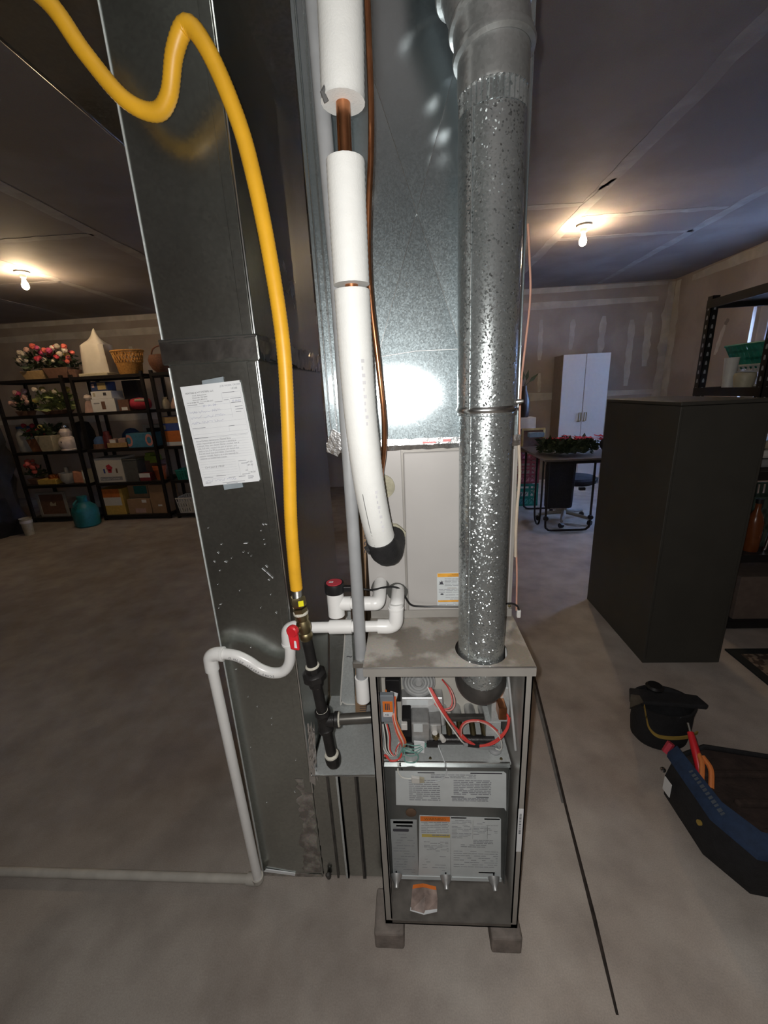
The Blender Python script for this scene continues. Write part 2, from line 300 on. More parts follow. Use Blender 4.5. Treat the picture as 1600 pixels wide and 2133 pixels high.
# ------------------------------------------------------------------ mesh builder
ORG = {}
def V(*a): return Vector(a)
class MB:
    def __init__(s): s.v = []; s.f = []
    def add(s, vs, fs):
        k = len(s.v); s.v += [Vector(p) for p in vs]; s.f += [tuple(i+k for i in f) for f in fs]; return s
    def box(s, x0, x1, y0, y1, z0, z1, m=None):
        vs = [V(x, y, z) for z in (z0, z1) for y in (y0, y1) for x in (x0, x1)]
        if m is not None: vs = [m @ p for p in vs]
        return s.add(vs, [(0, 2, 3, 1), (4, 5, 7, 6), (0, 1, 5, 4), (2, 6, 7, 3), (0, 4, 6, 2), (1, 3, 7, 5)])
    def hexa(s, b, t):   # bottom 4 and top 4 points
        return s.add(list(b) + list(t), [(3, 2, 1, 0), (4, 5, 6, 7), (0, 1, 5, 4), (1, 2, 6, 5), (2, 3, 7, 6), (3, 0, 4, 7)])
    def tube(s, pts, r, n=12, cap=True):
        pts = [Vector(p) for p in pts]; m = len(pts)
        rs = r if isinstance(r, (list, tuple)) else [r]*m
        tang = []
        for i in range(m):
            t = pts[min(i+1, m-1)] - pts[max(i-1, 0)]
            if t.length < 1e-9: t = tang[-1] if tang else V(0, 0, 1)
            tang.append(t.normalized())
        ref = V(0, 0, 1) if abs(tang[0].z) < 0.9 else V(1, 0, 0)
        nrm = (ref - tang[0]*ref.dot(tang[0])).normalized()
        vs = []
        for i in range(m):
            nrm = (nrm - tang[i]*nrm.dot(tang[i])); nrm.normalize()
            b = tang[i].cross(nrm)
            for j in range(n):
                a = 2*PI*j/n
                vs.append(pts[i] + (nrm*math.cos(a) + b*math.sin(a))*rs[i])
        fs = [(i*n+j, i*n+(j+1) % n, (i+1)*n+(j+1) % n, (i+1)*n+j) for i in range(m-1) for j in range(n)]
        if cap: fs += [tuple(range(n-1, -1, -1)), tuple((m-1)*n+j for j in range(n))]
        return s.add(vs, fs)
    def lathe(s, prof, c, axis=(0, 0, 1), n=24, cap=True, sx=1.0, sy=1.0):
        ax = Vector(axis).normalized(); ref = V(1, 0, 0) if abs(ax.x) < 0.9 else V(0, 1, 0)
        u = (ref - ax*ref.dot(ax)).normalized(); w_ = ax.cross(u); c = Vector(c)
        vs = [c + ax*z + (u*math.cos(2*PI*j/n)*sx + w_*math.sin(2*PI*j/n)*sy)*r for r, z in prof for j in range(n)]
        m = len(prof)
        fs = [(i*n+j, i*n+(j+1) % n, (i+1)*n+(j+1) % n, (i+1)*n+j) for i in range(m-1) for j in range(n)]
        if cap: fs += [tuple(range(n-1, -1, -1)), tuple((m-1)*n+j for j in range(n))]
        return s.add(vs, fs)
    def prism(s, poly, o, ux, uy, depth):
        o, ux, uy = Vector(o), Vector(ux), Vector(uy); nz = ux.cross(uy).normalized(); n = len(poly)
        a = [o + ux*x + uy*y for x, y in poly]; b = [p + nz*depth for p in a]
        return s.add(a + b, [tuple(range(n-1, -1, -1)), tuple(range(n, 2*n))] + [(i, (i+1) % n, n+(i+1) % n, n+i) for i in range(n)])
    def strip(s, o, ux, uy, x, y, w_, h, off=0.0004):
        o, ux, uy = Vector(o), Vector(ux), Vector(uy); nz = ux.cross(uy).normalized()*off
        p = lambda a, b: o + ux*a + uy*b + nz
        return s.add([p(x, y), p(x+w_, y), p(x+w_, y+h), p(x, y+h)], [(0, 1, 2, 3)])
    def text(s, body, size, o, ux, uy, off=0.0005, shear=0.0, align='LEFT'):
        cu = bpy.data.curves.new('t', 'FONT'); cu.body = body; cu.size = size; cu.shear = shear; cu.align_x = align; cu.resolution_u = 2
        ob = bpy.data.objects.new('t', cu); COL.objects.link(ob)
        me = bpy.data.meshes.new_from_object(ob.evaluated_get(bpy.context.evaluated_depsgraph_get()))
        o, ux, uy = Vector(o), Vector(ux), Vector(uy); nz = ux.cross(uy).normalized()*off
        s.add([o + ux*v.co.x + uy*v.co.y + nz for v in me.vertices], [tuple(p.vertices) for p in me.polygons])
        bpy.data.objects.remove(ob); bpy.data.curves.remove(cu); bpy.data.meshes.remove(me)
        return s
    def build(s, name, m, parent=None, smooth=False, bevel=0.0, origin=None, label=None, sub=0):
        if parent is not None: o = ORG[parent.name]
        elif origin is not None: o = Vector(origin)
        else:
            xs = [p.x for p in s.v]; ys = [p.y for p in s.v]; zs = [p.z for p in s.v]
            o = V((min(xs)+max(xs))/2, (min(ys)+max(ys))/2, min(zs))
        me = bpy.data.meshes.new(name)
        me.from_pydata([tuple(p - o) for p in s.v], [], s.f); me.materials.append(m)
        bm = bmesh.new(); bm.from_mesh(me); bmesh.ops.recalc_face_normals(bm, faces=bm.faces) if len(s.f) > 1 else None
        bm.to_mesh(me); bm.free()
        if smooth:
            for p in me.polygons: p.use_smooth = True
            me.set_sharp_from_angle(angle=R(38))
        ob = bpy.data.objects.new(name, me); COL.objects.link(ob)
        if parent is None: ob.location = o
        else: ob.parent = parent
        ORG[ob.name] = o
        if bevel:
            b = ob.modifiers.new('soft_edge', 'BEVEL'); b.width = bevel; b.segments = 2; b.limit_method = 'ANGLE'; b.angle_limit = R(40)
        if sub:
            q = ob.modifiers.new('round', 'SUBSURF'); q.levels = sub; q.render_levels = sub
        if label: ob['label'] = label
        return ob
def curve(pts, n=6):
    """Catmull-Rom through the points"""
    P = [Vector(p) for p in pts]; P = [P[0]*2-P[1]] + P + [P[-1]*2-P[-2]]; out = []
    for i in range(1, len(P)-2):
        for k in range(n):
            t = k/n; a, b, c, d = P[i-1], P[i], P[i+1], P[i+2]
            out.append(0.5*((2*b) + (c-a)*t + (2*a-5*b+4*c-d)*t*t + (3*b-a-3*c+d)*t**3))
    out.append(P[-2]); return out
def resample(pts, step):
    out = [pts[0]]; acc = 0.0
    for a, b in zip(pts, pts[1:]):
        L = (b-a).length; t = step-acc
        while t <= L:
            out.append(a + (b-a)*(t/L)); t += step
        acc = (acc + L) % step
    return out
def thing(name, label, cat, loc=(0, 0, 0), group=None):
    o = bpy.data.objects.new(name, None); COL.objects.link(o); o.location = loc; o.empty_display_size = 0.05
    ORG[o.name] = Vector(loc); o['label'] = label; o['category'] = cat
    if group: o['group'] = group
    return o
def tag(o, label, cat, group=None):
    o['label'] = label; o['category'] = cat
    if group: o['group'] = group
    return o
def struct(o): o['kind'] = 'structure'; return o
def kids(o): return list(o.children)
def dup(root, loc, label=None):
    r = root.copy(); COL.objects.link(r); r.location = loc
    if label: r['label'] = label
    for ch in kids(root):
        c = ch.copy(); COL.objects.link(c); c.parent = r
        for g in kids(ch):
            d = g.copy(); COL.objects.link(d); d.parent = c
    return r
def bx(*a): return MB().box(*a)

# ================================================================== THE ROOM
X0, X1, Y0, Y1, H = -7.2, 3.7, -2.6, 6.45, 2.73
# floor slab with an open control joint beside the furnace
ja, jb = V(0.452, 0.62, 0), V(0.612, 1.86, 0)
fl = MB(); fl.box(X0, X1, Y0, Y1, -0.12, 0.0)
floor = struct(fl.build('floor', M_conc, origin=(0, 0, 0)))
d = (jb-ja).normalized(); nrm = V(d.y, -d.x, 0)
j = MB()
j.add([ja - nrm*0.004, ja + nrm*0.004, jb + nrm*0.006, jb - nrm*0.006] , [(0, 1, 2, 3)])
j.v = [p + V(0, 0, 0.0012) for p in j.v]
jn = [ja, ja.lerp(jb, .15), ja.lerp(jb, .4), ja.lerp(jb, .7), jb]
j = MB(); j.tube([p + V(0, 0, 0.0) + nrm*o for p, o in zip(jn, (0, .002, -.001, .001, 0))], [0.0035, .006, .005, .0055, .006], 6)
j.build('control_joint', M_joint, floor, smooth=True)
j = MB(); j.add([ja.lerp(jb, .42) - nrm*.013 + V(0, 0, .001), ja.lerp(jb, .42) - nrm*.004 + V(0, 0, .001), jb - nrm*.005 + V(0, 0, .001), jb - nrm*.022 + V(0, 0, .001)], [(0, 1, 2, 3)])
j.build('joint_edge', M_jointg, floor)
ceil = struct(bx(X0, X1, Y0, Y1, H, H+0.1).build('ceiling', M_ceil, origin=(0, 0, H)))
wb = struct(bx(X0, X1, Y1, Y1+0.12, 0, H).build('wall_back', M_wall))
wlft = struct(bx(X0-0.12, X0, Y0, Y1, 0, H).build('wall_left', M_wall))
wfr = struct(bx(X0, X1, Y0-0.12, Y0, 0, H).build('wall_front', M_wall))
# right wall with the window opening
WY0, WY1, WZ0, WZ1 = 4.12, 4.99, 0.95, 2.12
wr = MB()
wr.box(X1, X1+0.16, Y0, WY0, 0, H); wr.box(X1, X1+0.16, WY1, Y1+0.12, 0, H)
wr.box(X1, X1+0.16, WY0, WY1, 0, WZ0); wr.box(X1, X1+0.16, WY0, WY1, WZ1, H)
wr = struct(wr.build('wall_right', M_wall))
win = MB()
for a in ((X1+.05, X1+.11, WY0, WY0+.05, WZ0, WZ1), (X1+.05, X1+.11, WY1-.05, WY1, WZ0, WZ1), (X1+.05, X1+.11, WY0, WY1, WZ0, WZ0+.05),
          (X1+.05, X1+.11, WY0, WY1, WZ1-.05, WZ1), (X1+.06, X1+.10, WY0, WY1, 1.50, 1.545)):
    win.box(*a)
win = struct(win.build('window_1', M_vinyl))
bx(X1+.075, X1+.08, WY0+.05, WY1-.05, WZ0+.05, 1.50).build('pane', M_glass, win)
bx(X1+.075, X1+.08, WY0+.05, WY1-.05, 1.545, WZ1-.05).build('pane', M_glass, win)
bx(X1-.012, X1+.06, WY0-.02, WY1+.02, WZ0-.02, WZ0).build('window_sill', M_vinyl, win)
# curtain hanging over the near half of the window
cp = MB(); n = 24; pts = []
for i in range(n+1):
    yv = 4.62 + 0.23*i/n; x = X1-0.06 + 0.03*math.sin(i*1.1)
    pts.append((x, yv))
vs = [V(x, yv, z) for z in (1.12, 2.2) for x, yv in pts] + [V(x+.004, yv, z) for z in (1.12, 2.2) for x, yv in pts]
q = n+1
cp.add(vs, [(i, i+1, q+i+1, q+i) for i in range(n)] + [(2*q+i, 2*q+i+1, 3*q+i+1, 3*q+i) for i in range(n)])
tag(cp.build('curtain', M_curt, smooth=True), 'pale grey blue curtain hanging over the small bright window', 'curtain')
# joint compound on walls and ceiling: thin ragged coats
def coat(parent, m, a, b, wdt, facing, name='joint_compound', seg=14, thick=0.0015, rag=0.25):
    a, b = Vector(a), Vector(b); t = (b-a); s_ = t.normalized().cross(Vector(facing)); vs = []; L = []
    lo, hi = [], []
    for i in range(seg+1):
        u = i/seg; taper = min(1, 0.55 + 3*min(u, 1-u))
        c = a + t*u
        lo.append(c - s_*wdt*0.5*taper*(1+random.uniform(-rag, rag))); hi.append(c + s_*wdt*0.5*taper*(1+random.uniform(-rag, rag)))
    n = len(lo); f = Vector(facing)*thick
    mb = MB(); mb.add(lo + hi + [p+f for p in lo] + [p+f for p in hi],
                      [(2*n+i, 2*n+i+1, 3*n+i+1, 3*n+i) for i in range(n-1)] + [(i, i+1, 2*n+i+1, 2*n+i) for i in range(n-1)] + [(n+i, 3*n+i, 3*n+i+1, n+i+1) for i in range(n-1)] + [(0, n, 3*n, 2*n), (n-1, 3*n-1, 4*n-1, 2*n-1)])
    return mb.build(name, m, parent)
FB = (0, -1, 0); FR = (-1, 0, 0); FC = (0, 0, -1)
coat(wb, M_mud, (X0, Y1, 2.50), (3.5, Y1, 2.50), 0.10, FB, seg=60, rag=.12)
coat(wb, M_mud, (X0, Y1, 1.265), (3.6, Y1, 1.265), 0.11, FB, seg=60, rag=.12)
coat(wb, M_mud, (X0, Y1, 2.69), (3.6, Y1, 2.69), 0.07, FB, seg=60, rag=.1)
coat(wb, M_mud, (3.66, Y1, 0.2), (3.66, Y1, 2.7), 0.16, FB, seg=30)
coat(wr, M_mud, (X1, 6.38, 0.2), (X1, 6.38, 2.7), 0.16, FR, seg=30)
coat(wr, M_mud, (X1, 6.1, 2.66), (X1, 0.5, 2.66), 0.12, FR, seg=40, rag=.15)
for x, z0, z1, wd in ((1.93, 1.78, 2.32, .06), (1.95, 1.33, 1.60, .05), (2.36, 1.90, 2.30, .07), (2.78, 1.80, 2.32, .085), (3.19, 1.36, 2.25, .09), (3.42, 1.62, 2.33, .10),
                      (1.5, 1.5, 2.2, .06), (-2.6, 1.4, 2.3, .08), (-3.4, 1.9, 2.3, .08), (-4.2, 1.4, 2.3, .08), (-5.0, 1.5, 2.2, .08), (-5.8, 1.4, 2.3, .08), (3.3, .4, 1.15, .09), (2.9, .3, 1.1, .08)):
    coat(wb, M_mud, (x, Y1, z0), (x + random.uniform(-.02, .02), Y1, z1), wd, FB, seg=10)
coat(wr, M_mud, (X1, 5.37, 2.0), (X1, 5.46, 1.68), 0.06, FR, seg=8)
coat(wr, M_mudd, (X1, 5.33, 2.06), (X1, 5.37, 2.00), 0.05, FR, 'smudge', seg=5)
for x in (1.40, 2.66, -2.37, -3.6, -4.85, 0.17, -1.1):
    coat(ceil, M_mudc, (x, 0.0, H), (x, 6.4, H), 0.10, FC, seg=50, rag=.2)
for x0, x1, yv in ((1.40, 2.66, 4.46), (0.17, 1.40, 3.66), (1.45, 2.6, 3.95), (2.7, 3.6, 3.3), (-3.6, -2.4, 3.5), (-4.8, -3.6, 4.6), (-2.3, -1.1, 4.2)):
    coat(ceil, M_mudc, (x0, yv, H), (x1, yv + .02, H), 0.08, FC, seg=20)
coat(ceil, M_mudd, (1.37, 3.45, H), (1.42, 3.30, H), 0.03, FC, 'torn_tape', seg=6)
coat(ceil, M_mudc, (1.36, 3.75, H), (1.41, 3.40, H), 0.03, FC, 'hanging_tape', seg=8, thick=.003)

# bare bulbs in porcelain lampholders
def lamp(x, y, label):
    t = thing('ceiling_lamp', label, 'lamp', (x, y, H), 'bare bulbs on the ceiling')
    MB().lathe([(0.0, 0), (.062, 0), (.062, -.014), (.05, -.024), (.03, -.03), (.024, -.055), (.02, -.057), (0, -.057)], (x, y, H), n=28).build('lampholder', M_porcw, t, smooth=True)
    pr = [(.012, -.05), (.0135, -.07), (.017, -.085), (.026, -.105), (.030, -.122), (.028, -.140), (.020, -.153), (.008, -.159), (0.0005, -.160)]
    MB().lathe(pr, (x, y, H), n=24).build('bulb', M_bulb, t, smooth=True)
lamp(1.544, 4.118, 'lit bare bulb on the ceiling to the right of the silver flue pipe')
lamp(-3.665, 4.22, 'lit bare bulb on the ceiling above the black shelves full of baskets')

# ================================================================== FURNACE
FX0, FX1, FY0, FY1, FZ0, FZ1 = -0.105, 0.247, 0.745, 1.46, 0.062, 0.883
fur = thing('furnace', 'gas furnace with its front door off, wires and burners showing, standing on blocks', 'furnace', (0.07, 1.1, FZ0))
c = MB(); c.box(FX0, FX0+.003, FY0, FY1, FZ0, .866); c.box(FX0, FX0+.019, FY0, FY0+.003, FZ0, .866); c.box(FX0+.016, FX0+.019, FY0, FY0+.016, FZ0+.02, .866)
c.build('side_panel', M_case, fur)
c = MB(); c.box(FX1-.003, FX1, FY0, FY1, FZ0, .866); c.box(FX1-.017, FX1, FY0, FY0+.003, FZ0, .866); c.box(FX1-.017, FX1-.014, FY0, FY0+.016, FZ0+.02, .866)
c.build('side_panel', M_case, fur)
bx(FX0+.003, FX1-.003, FY1-.003, FY1, FZ0, .866).build('back_panel', M_case, fur)
c = bx(FX0, FX1, FY0, FY1, FZ0, FZ0+.004); c.box(FX0, FX1, FY0, FY0+.003, FZ0, FZ0+.014); c.build('base_pan', mat('dusty_pan', (.17, .155, .14), .55, .4, .25, 25), fur)
# top panel with flue opening
c = MB(); cx, cy, hr = .147, .806, .0575
tx0, tx1, ty0, ty1 = -.114, .2505, .742, .98
def rect_pt(a):
    dx, dy = math.cos(a), math.sin(a); ts = []
    if dx > 1e-9: ts.append((tx1-cx)/dx)
    if dx < -1e-9: ts.append((tx0-cx)/dx)
    if dy > 1e-9: ts.append((ty1-cy)/dy)
    if dy < -1e-9: ts.append((ty0-cy)/dy)
    k = min(ts); return (cx+dx*k, cy+dy*k)
angs = sorted([2*PI*i/40 for i in range(40)] + [math.atan2(b-cy, a-cx) % (2*PI) for a in (tx0, tx1) for b in (ty0, ty1)])
n = len(angs); vs = []
for z in (FZ1, FZ1-.002):
    vs += [V(*rect_pt(a), z) for a in angs] + [V(cx+hr*math.cos(a), cy+hr*math.sin(a), z) for a in angs]
fs = []
for i in range(n):
    k = (i+1) % n
    fs += [(i, k, n+k, n+i), (2*n+i, 3*n+i, 3*n+k, 2*n+k), (n+i, n+k, 3*n+k, 3*n+i), (i, 2*n+i, 2*n+k, k)]
c.add(vs, fs)
tp = c.build('top_panel', M_casetop, fur)
c = bx(tx0, tx1, ty0-.0015, ty0+.0015, .861, FZ1-.001); c.box(tx0-.001, tx0+.002, ty0, ty1, .861, FZ1-.001); c.box(tx1-.002, tx1+.001, ty0, ty1, .861, FZ1-.001)
c.build('top_lip', M_case, tp)
MB().tube([(tx0, ty0-.001, FZ1), (tx1, ty0-.001, FZ1)], .0018, 8).build('rolled_edge', M_edge, tp, smooth=True)
# vestibule, burner deck, blower door
bx(FX0+.003, FX1-.003, .997, 1.0, .505, .866).build('vestibule_panel', M_beige, fur)
dk = bx(FX0+.004, FX1-.008, .850, .998, .501, .506).build('burner_deck', M_plain, fur)
c = bx(FX0+.004, .236, .8485, .8515, .498, .5085); c.build('deck_edge', M_edge, dk)
bd = MB(); bd.box(FX0+.006, .236, .850, .853, .070, .500); bd.box(FX0+.006, FX0+.009, .842, .853, .07, .5); bd.box(.233, .236, .842, .853, .07, .5); bd.box(FX0+.006, .236, .842, .853, .494, .499)
bd = bd.build('blower_door', M_door, fur)
MB().lathe([(0, 0), (.015, 0), (.015, .0015), (.013, .003), (0, .003)], (-.027, .850, .3285), axis=(0, -1, 0)).build('knockout', mat('rust', (.16, .10, .065), .7, .2), bd, smooth=True)
for x in (-.077, .067, .205):
    b = MB().lathe([(.018, 0), (.013, .012), (.007, .02), (.006, .03), (0, .031)], (x, .850, .083), axis=(0, -.9, -.35), n=16).build('door_screw', M_castal, bd, smooth=True)
    bx(x-.002, x+.002, .847, .850, .094, .100).build('clip_slot', M_black, b)
for x, z in ((-.09, .40), (-.088, .29), (-.085, .37)):
    pass
# printed sheets on the blower door
UX, UZ = V(1, 0, 0), V(0, 0, 1)
def lines(mb, o, x0, x1, y0, y1, n, h=.0022, gap=.12, ux=UX, uy=UZ, off=.0009):
    for i in range(n):
        y = y1 - (y1-y0)*(i+.5)/n; x = x0
        while x < x1-.002:
            wl_ = min(random.uniform(.006, .022), x1-x)
            if random.random() > gap: mb.strip(o, ux, uy, x, y, wl_*.88, h, off)
            x += wl_
Yd = .8495
s1 = MB().prism([(-.067, .356), (.226, .352), (.232, .340), (.2275, .472), (.221, .478), (-.064, .477)], (0, Yd, 0), UX, UZ, .0006).build('wiring_diagram', M_label, bd)
k = MB(); o = (0, Yd-.0002, 0)
k.strip(o, UX, UZ, -.005, .4705, .045, .0035, .0009); k.strip(o, UX, UZ, .134, .4705, .083, .0035, .0009)
k.strip(o, UX, UZ, .084, .388, .034, .0028, .0009); k.strip(o, UX, UZ, .150, .388, .034, .0028, .0009)
k.build('header_bar', M_ink, s1)
k = MB(); lines(k, o, -.03, .055, .372, .448, 11, .0026); lines(k, o, .09, .19, .395, .448, 9, .003, .05); lines(k, o, .086, .184, .372, .386, 3, .0026, .02); lines(k, o, .03, .15, .453, .467, 3, .0022)
k.build('printed_text', M_inkg, s1)
s2 = MB().prism([(-.087, .072), (-.012, .072), (-.012, .302), (-.018, .303), (-.0855, .302)], (0, Yd, 0), UX, UZ, .0006).build('rating_plate', M_labeln, bd)
k = MB(); k.prism([(-.078, .257), (-.037, .257), (-.035, .260), (-.035, .266), (-.037, .268), (-.078, .268), (-.08, .265), (-.08, .26)], (0, Yd-.0006, 0), UX, UZ, .0003).build('badge', M_ink, s2)
k = MB(); lines(k, o, -.082, -.02, .09, .25, 15, .0018, .4); k.strip(o, UX, UZ, -.078, .288, .055, .009); k.strip(o, UX, UZ, -.07, .276, .045, .006); lines(k, o, -.078, -.022, .27, .275, 1); k.build('printed_text', M_inkg, s2)
s3 = MB().prism([(-.0125, .075), (.081, .073), (.082, .318), (-.004, .320)], (0, Yd, 0), UX, UZ, .0007).build('warning_label', M_label, bd)
MB().strip((0, Yd-.0004, 0), UX, UZ, -.002, .2985, .082, .0185, .0006).build('orange_header', M_orange, s3)
k = MB().text('WARNING', .0125, (.039, Yd-.0004, .3035), UX, UZ, .0011, align='CENTER'); k.build('lettering', mat('header_ink', (.25, .12, .02), .6), s3)
k = MB(); k.strip(o, UX, UZ, .002, .226, .016, .0042); k.strip(o, UX, UZ, .064, .225, .017, .0046); k.strip(o, UX, UZ, .004, .176, .016, .004); k.strip(o, UX, UZ, .066, .174, .016, .004)
k.build('header_bar', M_ink, s3)
MB().strip((0, Yd-.0004, 0), UX, UZ, .001, .238, .079, .012, .0006).build('yellow_band', M_yell2, s3)
k = MB(); lines(k, o, 0, .078, .253, .297, 7, .002, .08); lines(k, o, .006, .076, .182, .222, 8, .0016, .5); lines(k, o, .0, .07, .10, .168, 6, .0016, .6); lines(k, o, .03, .078, .24, .249, 1, .004, 0)
k.build('printed_text', M_inkg, s3)
s4 = MB().prism([(.082, .072), (.226, .074), (.219, .311), (.214, .316), (.082, .318)], (0, Yd, 0), UX, UZ, .0006).build('operating_label', M_label, bd)
k = MB(); k.strip(o, UX, UZ, .083, .3105, .042, .0045); k.strip(o, UX, UZ, .174, .308, .042, .0045); k.build('header_bar', M_ink, s4)
k = MB(); lines(k, o, .085, .14, .235, .305, 13, .0016, .25); lines(k, o, .145, .212, .25, .30, 9, .0016, .5); lines(k, o, .145, .2, .215, .232, 3, .0026, .05); lines(k, o, .11, .185, .20, .214, 2, .0022, .1)
lines(k, o, .09, .215, .12, .19, 8, .0018, .25); k.strip(o, UX, UZ, .162, .1, .046, .005); k.strip(o, UX, UZ, .1427, .235, .0006, .07); k.strip(o, UX, UZ, .183, .235, .0006, .05)
k.build('printed_text', M_inkg, s4)
bx(-.0865, .2275, .8465, .8495, .070, .083).build('label_edge', M_label, bd)
# crumpled sticker in the base pan
c = MB(); P = [(-.038, .772, .0668), (0, .764, .0668), (.036, .767, .075), (.040, .80, .070), (.037, .828, .073), (0, .832, .078), (-.030, .833, .069), (-.034, .80, .0675), (.005, .80, .080)]
c.add(P, [(0, 1, 8, 7), (1, 2, 3, 8), (8, 3, 4, 5), (7, 8, 5, 6)]); st = c.build('crumpled_sticker', mat('sticker', (.33, .25, .22), .35, 0, .5, 30), fur, label='crumpled orange and white warning sticker')
c = MB(); c.add([(-.029, .833, .0697), (.0, .832, .0787), (.037, .828, .0737), (.038, .819, .0735), (0, .822, .0795), (-.031, .823, .0698)], [(0, 1, 4, 5), (1, 2, 3, 4)]); c.build('orange_band', M_orange, st)
c = MB(); c.add([(-.038, .772, .0675), (0, .764, .0675), (.036, .767, .0757), (.037, .774, .0752), (0, .773, .0685), (-.037, .780, .0677)], [(0, 1, 4, 5), (1, 2, 3, 4)]); c.build('white_edge', M_paper, st)
# barcode on the right post
sb = bx(FX1-.015, FX1-.003, FY0-.0008, FY0-.0002, .345, .485).build('serial_sticker', M_paper, fur)
k = MB(); o4 = (0, FY0-.0008, 0)
for i in range(22): k.strip(o4, UX, UZ, FX1-.012, .405+i*.003, .005, random.choice((.001, .002)))
k.build('bar_code', M_ink, sb)
# control box, burner box, gas valve, manifold
cb = bx(-.101, -.060, .862, .876, .624, .708).build('control_box', M_gbox, fur, bevel=.002)
lb = bx(-.089, -.0635, .8605, .862, .643, .690).build('warning_sticker', M_orange, cb)
MB().strip((0, .8605, 0), UX, UZ, -.0885, .6435, .0245, .015, .0003).build('white_panel', M_paper, lb)
k = MB(); 
for i in range(3): k.strip((0, .8605, 0), UX, UZ, -.083 + i*.0045, .665, .0028, .02, .0004)
k.text('AB', .009, (-.085, .8605, .647), UX, UZ, .0006); k.build('lettering', M_ink, lb)
bb = MB().hexa([V(-.045, .925, .56), V(.075, .925, .55), V(.075, .99, .55), V(-.045, .99, .56)], [V(-.045, .955, .622), V(.072, .955, .622), V(.072, .99, .622), V(-.045, .99, .622)]).build('burner_box', M_castal, fur, bevel=.003)
MB().prism([(-.03, .0), (.03, .0), (.03, .014), (-.03, .014)], (0, .9465, .603), UX, V(0, .43, .9), .001).build('paper_label', M_label, bb)
gv = MB(); gv.box(-.018, .03, .872, .93, .545, .612); gv.box(.03, .062, .88, .93, .55, .60); gv = gv.build('gas_valve', M_castal, fur, bevel=.004)
bx(-.042, -.018, .878, .93, .56, .62).build('solenoid', M_black, gv, bevel=.003)
bx(-.045, -.028, .868, .885, .592, .612).build('white_connector', M_whited, gv, bevel=.002)
bx(-.012, .012, .8705, .872, .585, .61).build('paper_label', M_label, gv)
b = MB().prism([(-.012, .528), (.014, .524), (.016, .558), (-.012, .562)], (0, .866, 0), UX, UZ, .004).build('hanging_tag', M_paper, gv)
MB().lathe([(.009, 0), (.009, .012), (.007, .02), (0, .02)], (.043, .88, .588), axis=(0, -1, .2), n=16).build('knob', M_whited, gv, smooth=True)
MB().lathe([(.010, 0), (.010, .006), (.006, .012), (0, .012)], (.046, .876, .570), axis=(0, -1, 0), n=12).build('brass_fitting', M_brass, gv, smooth=True)
MB().lathe([(.007, 0), (.007, .02), (0, .02)], (.058, .885, .560), axis=(.5, -1, 0), n=12).build('pressure_tap', M_whited, gv, smooth=True)
bx(.022, .052, .868, .876, .535, .556).build('black_switch', M_black, gv, bevel=.002)
mn = MB(); mn.tube([(.018, .90, .531), (.205, .90, .531)], .0125, 16); mn = mn.build('manifold_pipe', M_blackm, fur, smooth=True)
bx(.075, .183, .925, .94, .566, .582).build('burner_bracket', M_inducer, fur, bevel=.002)
for x in (.085, .115, .15, .18):
    MB().tube([(x, .90, .535), (x, .95, .552)], .008, 10).build('burner_orifice', M_brass, mn, smooth=True)
for x in (.07, .11, .15, .19):
    MB().tube([(x, .95, .552), (x, .997, .552)], .015, 14).build('burner_tube', M_castal, fur, smooth=True)
bx(.182, .222, .90, .96, .506, .59).build('flame_shield', M_plain, fur, bevel=.002)
gm = MB().lathe([(.016, 0), (.018, .006), (.014, .012), (.008, .012), (.008, .004), (0, .004)], (.205, .888, .506), n=20).build('grommet', M_greyp, fur, smooth=True)
sw = bx(-.045, -.012, .875, .90, .506, .545).build('rollout_switch', M_black, fur, bevel=.002)
MB().lathe([(.009, 0), (.009, .005), (0, .006)], (-.028, .875, .526), axis=(0, -1, 0), n=14).build('switch_button', M_steel, sw, smooth=True)
# pressure switch with stepped rings
pr = [(0, 0), (.046, 0), (.046, .010)]
for r_ in (.038, .030, .022, .014): pr += [(r_+.004, .012), (r_+.002, .017), (r_, .013)]
pr += [(.008, .02), (0, .02)]
MB().lathe(pr, (.005, .965, .672), axis=(0, -1, .15), n=40).build('pressure_switch', M_gray, fur, smooth=True)
hb = bx(-.086, -.045, .93, .99, .628, .70).build('limit_switch', M_black, fur, bevel=.003)
MB().prism([(-.078, .640), (-.058, .633), (-.052, .658), (-.072, .666)], (0, .929, 0), UX, UZ, .001).build('paper_label', M_paper, hb)
# inducer outlet bowl under the flue
b = []
for i in range(13):
    a = -PI/2 + PI*.62*i/12; b.append((max(.0005, .0575*math.cos(a)), .0575*math.sin(a)))
ib = MB().lathe(b, (.147, .812, .800), n=32).build('inducer_housing', M_inducer, fur, smooth=True)
MB().lathe([(.052, 0), (.052, .18)], (.147, .815, .80), axis=(0, 1, -.05), n=24).build('inducer_duct', M_inducer, fur, smooth=True)
bx(.195, .243, .90, .998, .59, .70).build('flue_collector', M_plain, fur, bevel=.003)
cv = MB().tube(curve([(.232, .93, .80), (.236, .88, .70), (.240, .82, .58)]), .0035, 10).build('post_reflection', M_gray, fur, smooth=True)  # no real tube: pale strip standing in for the casing post's reflection
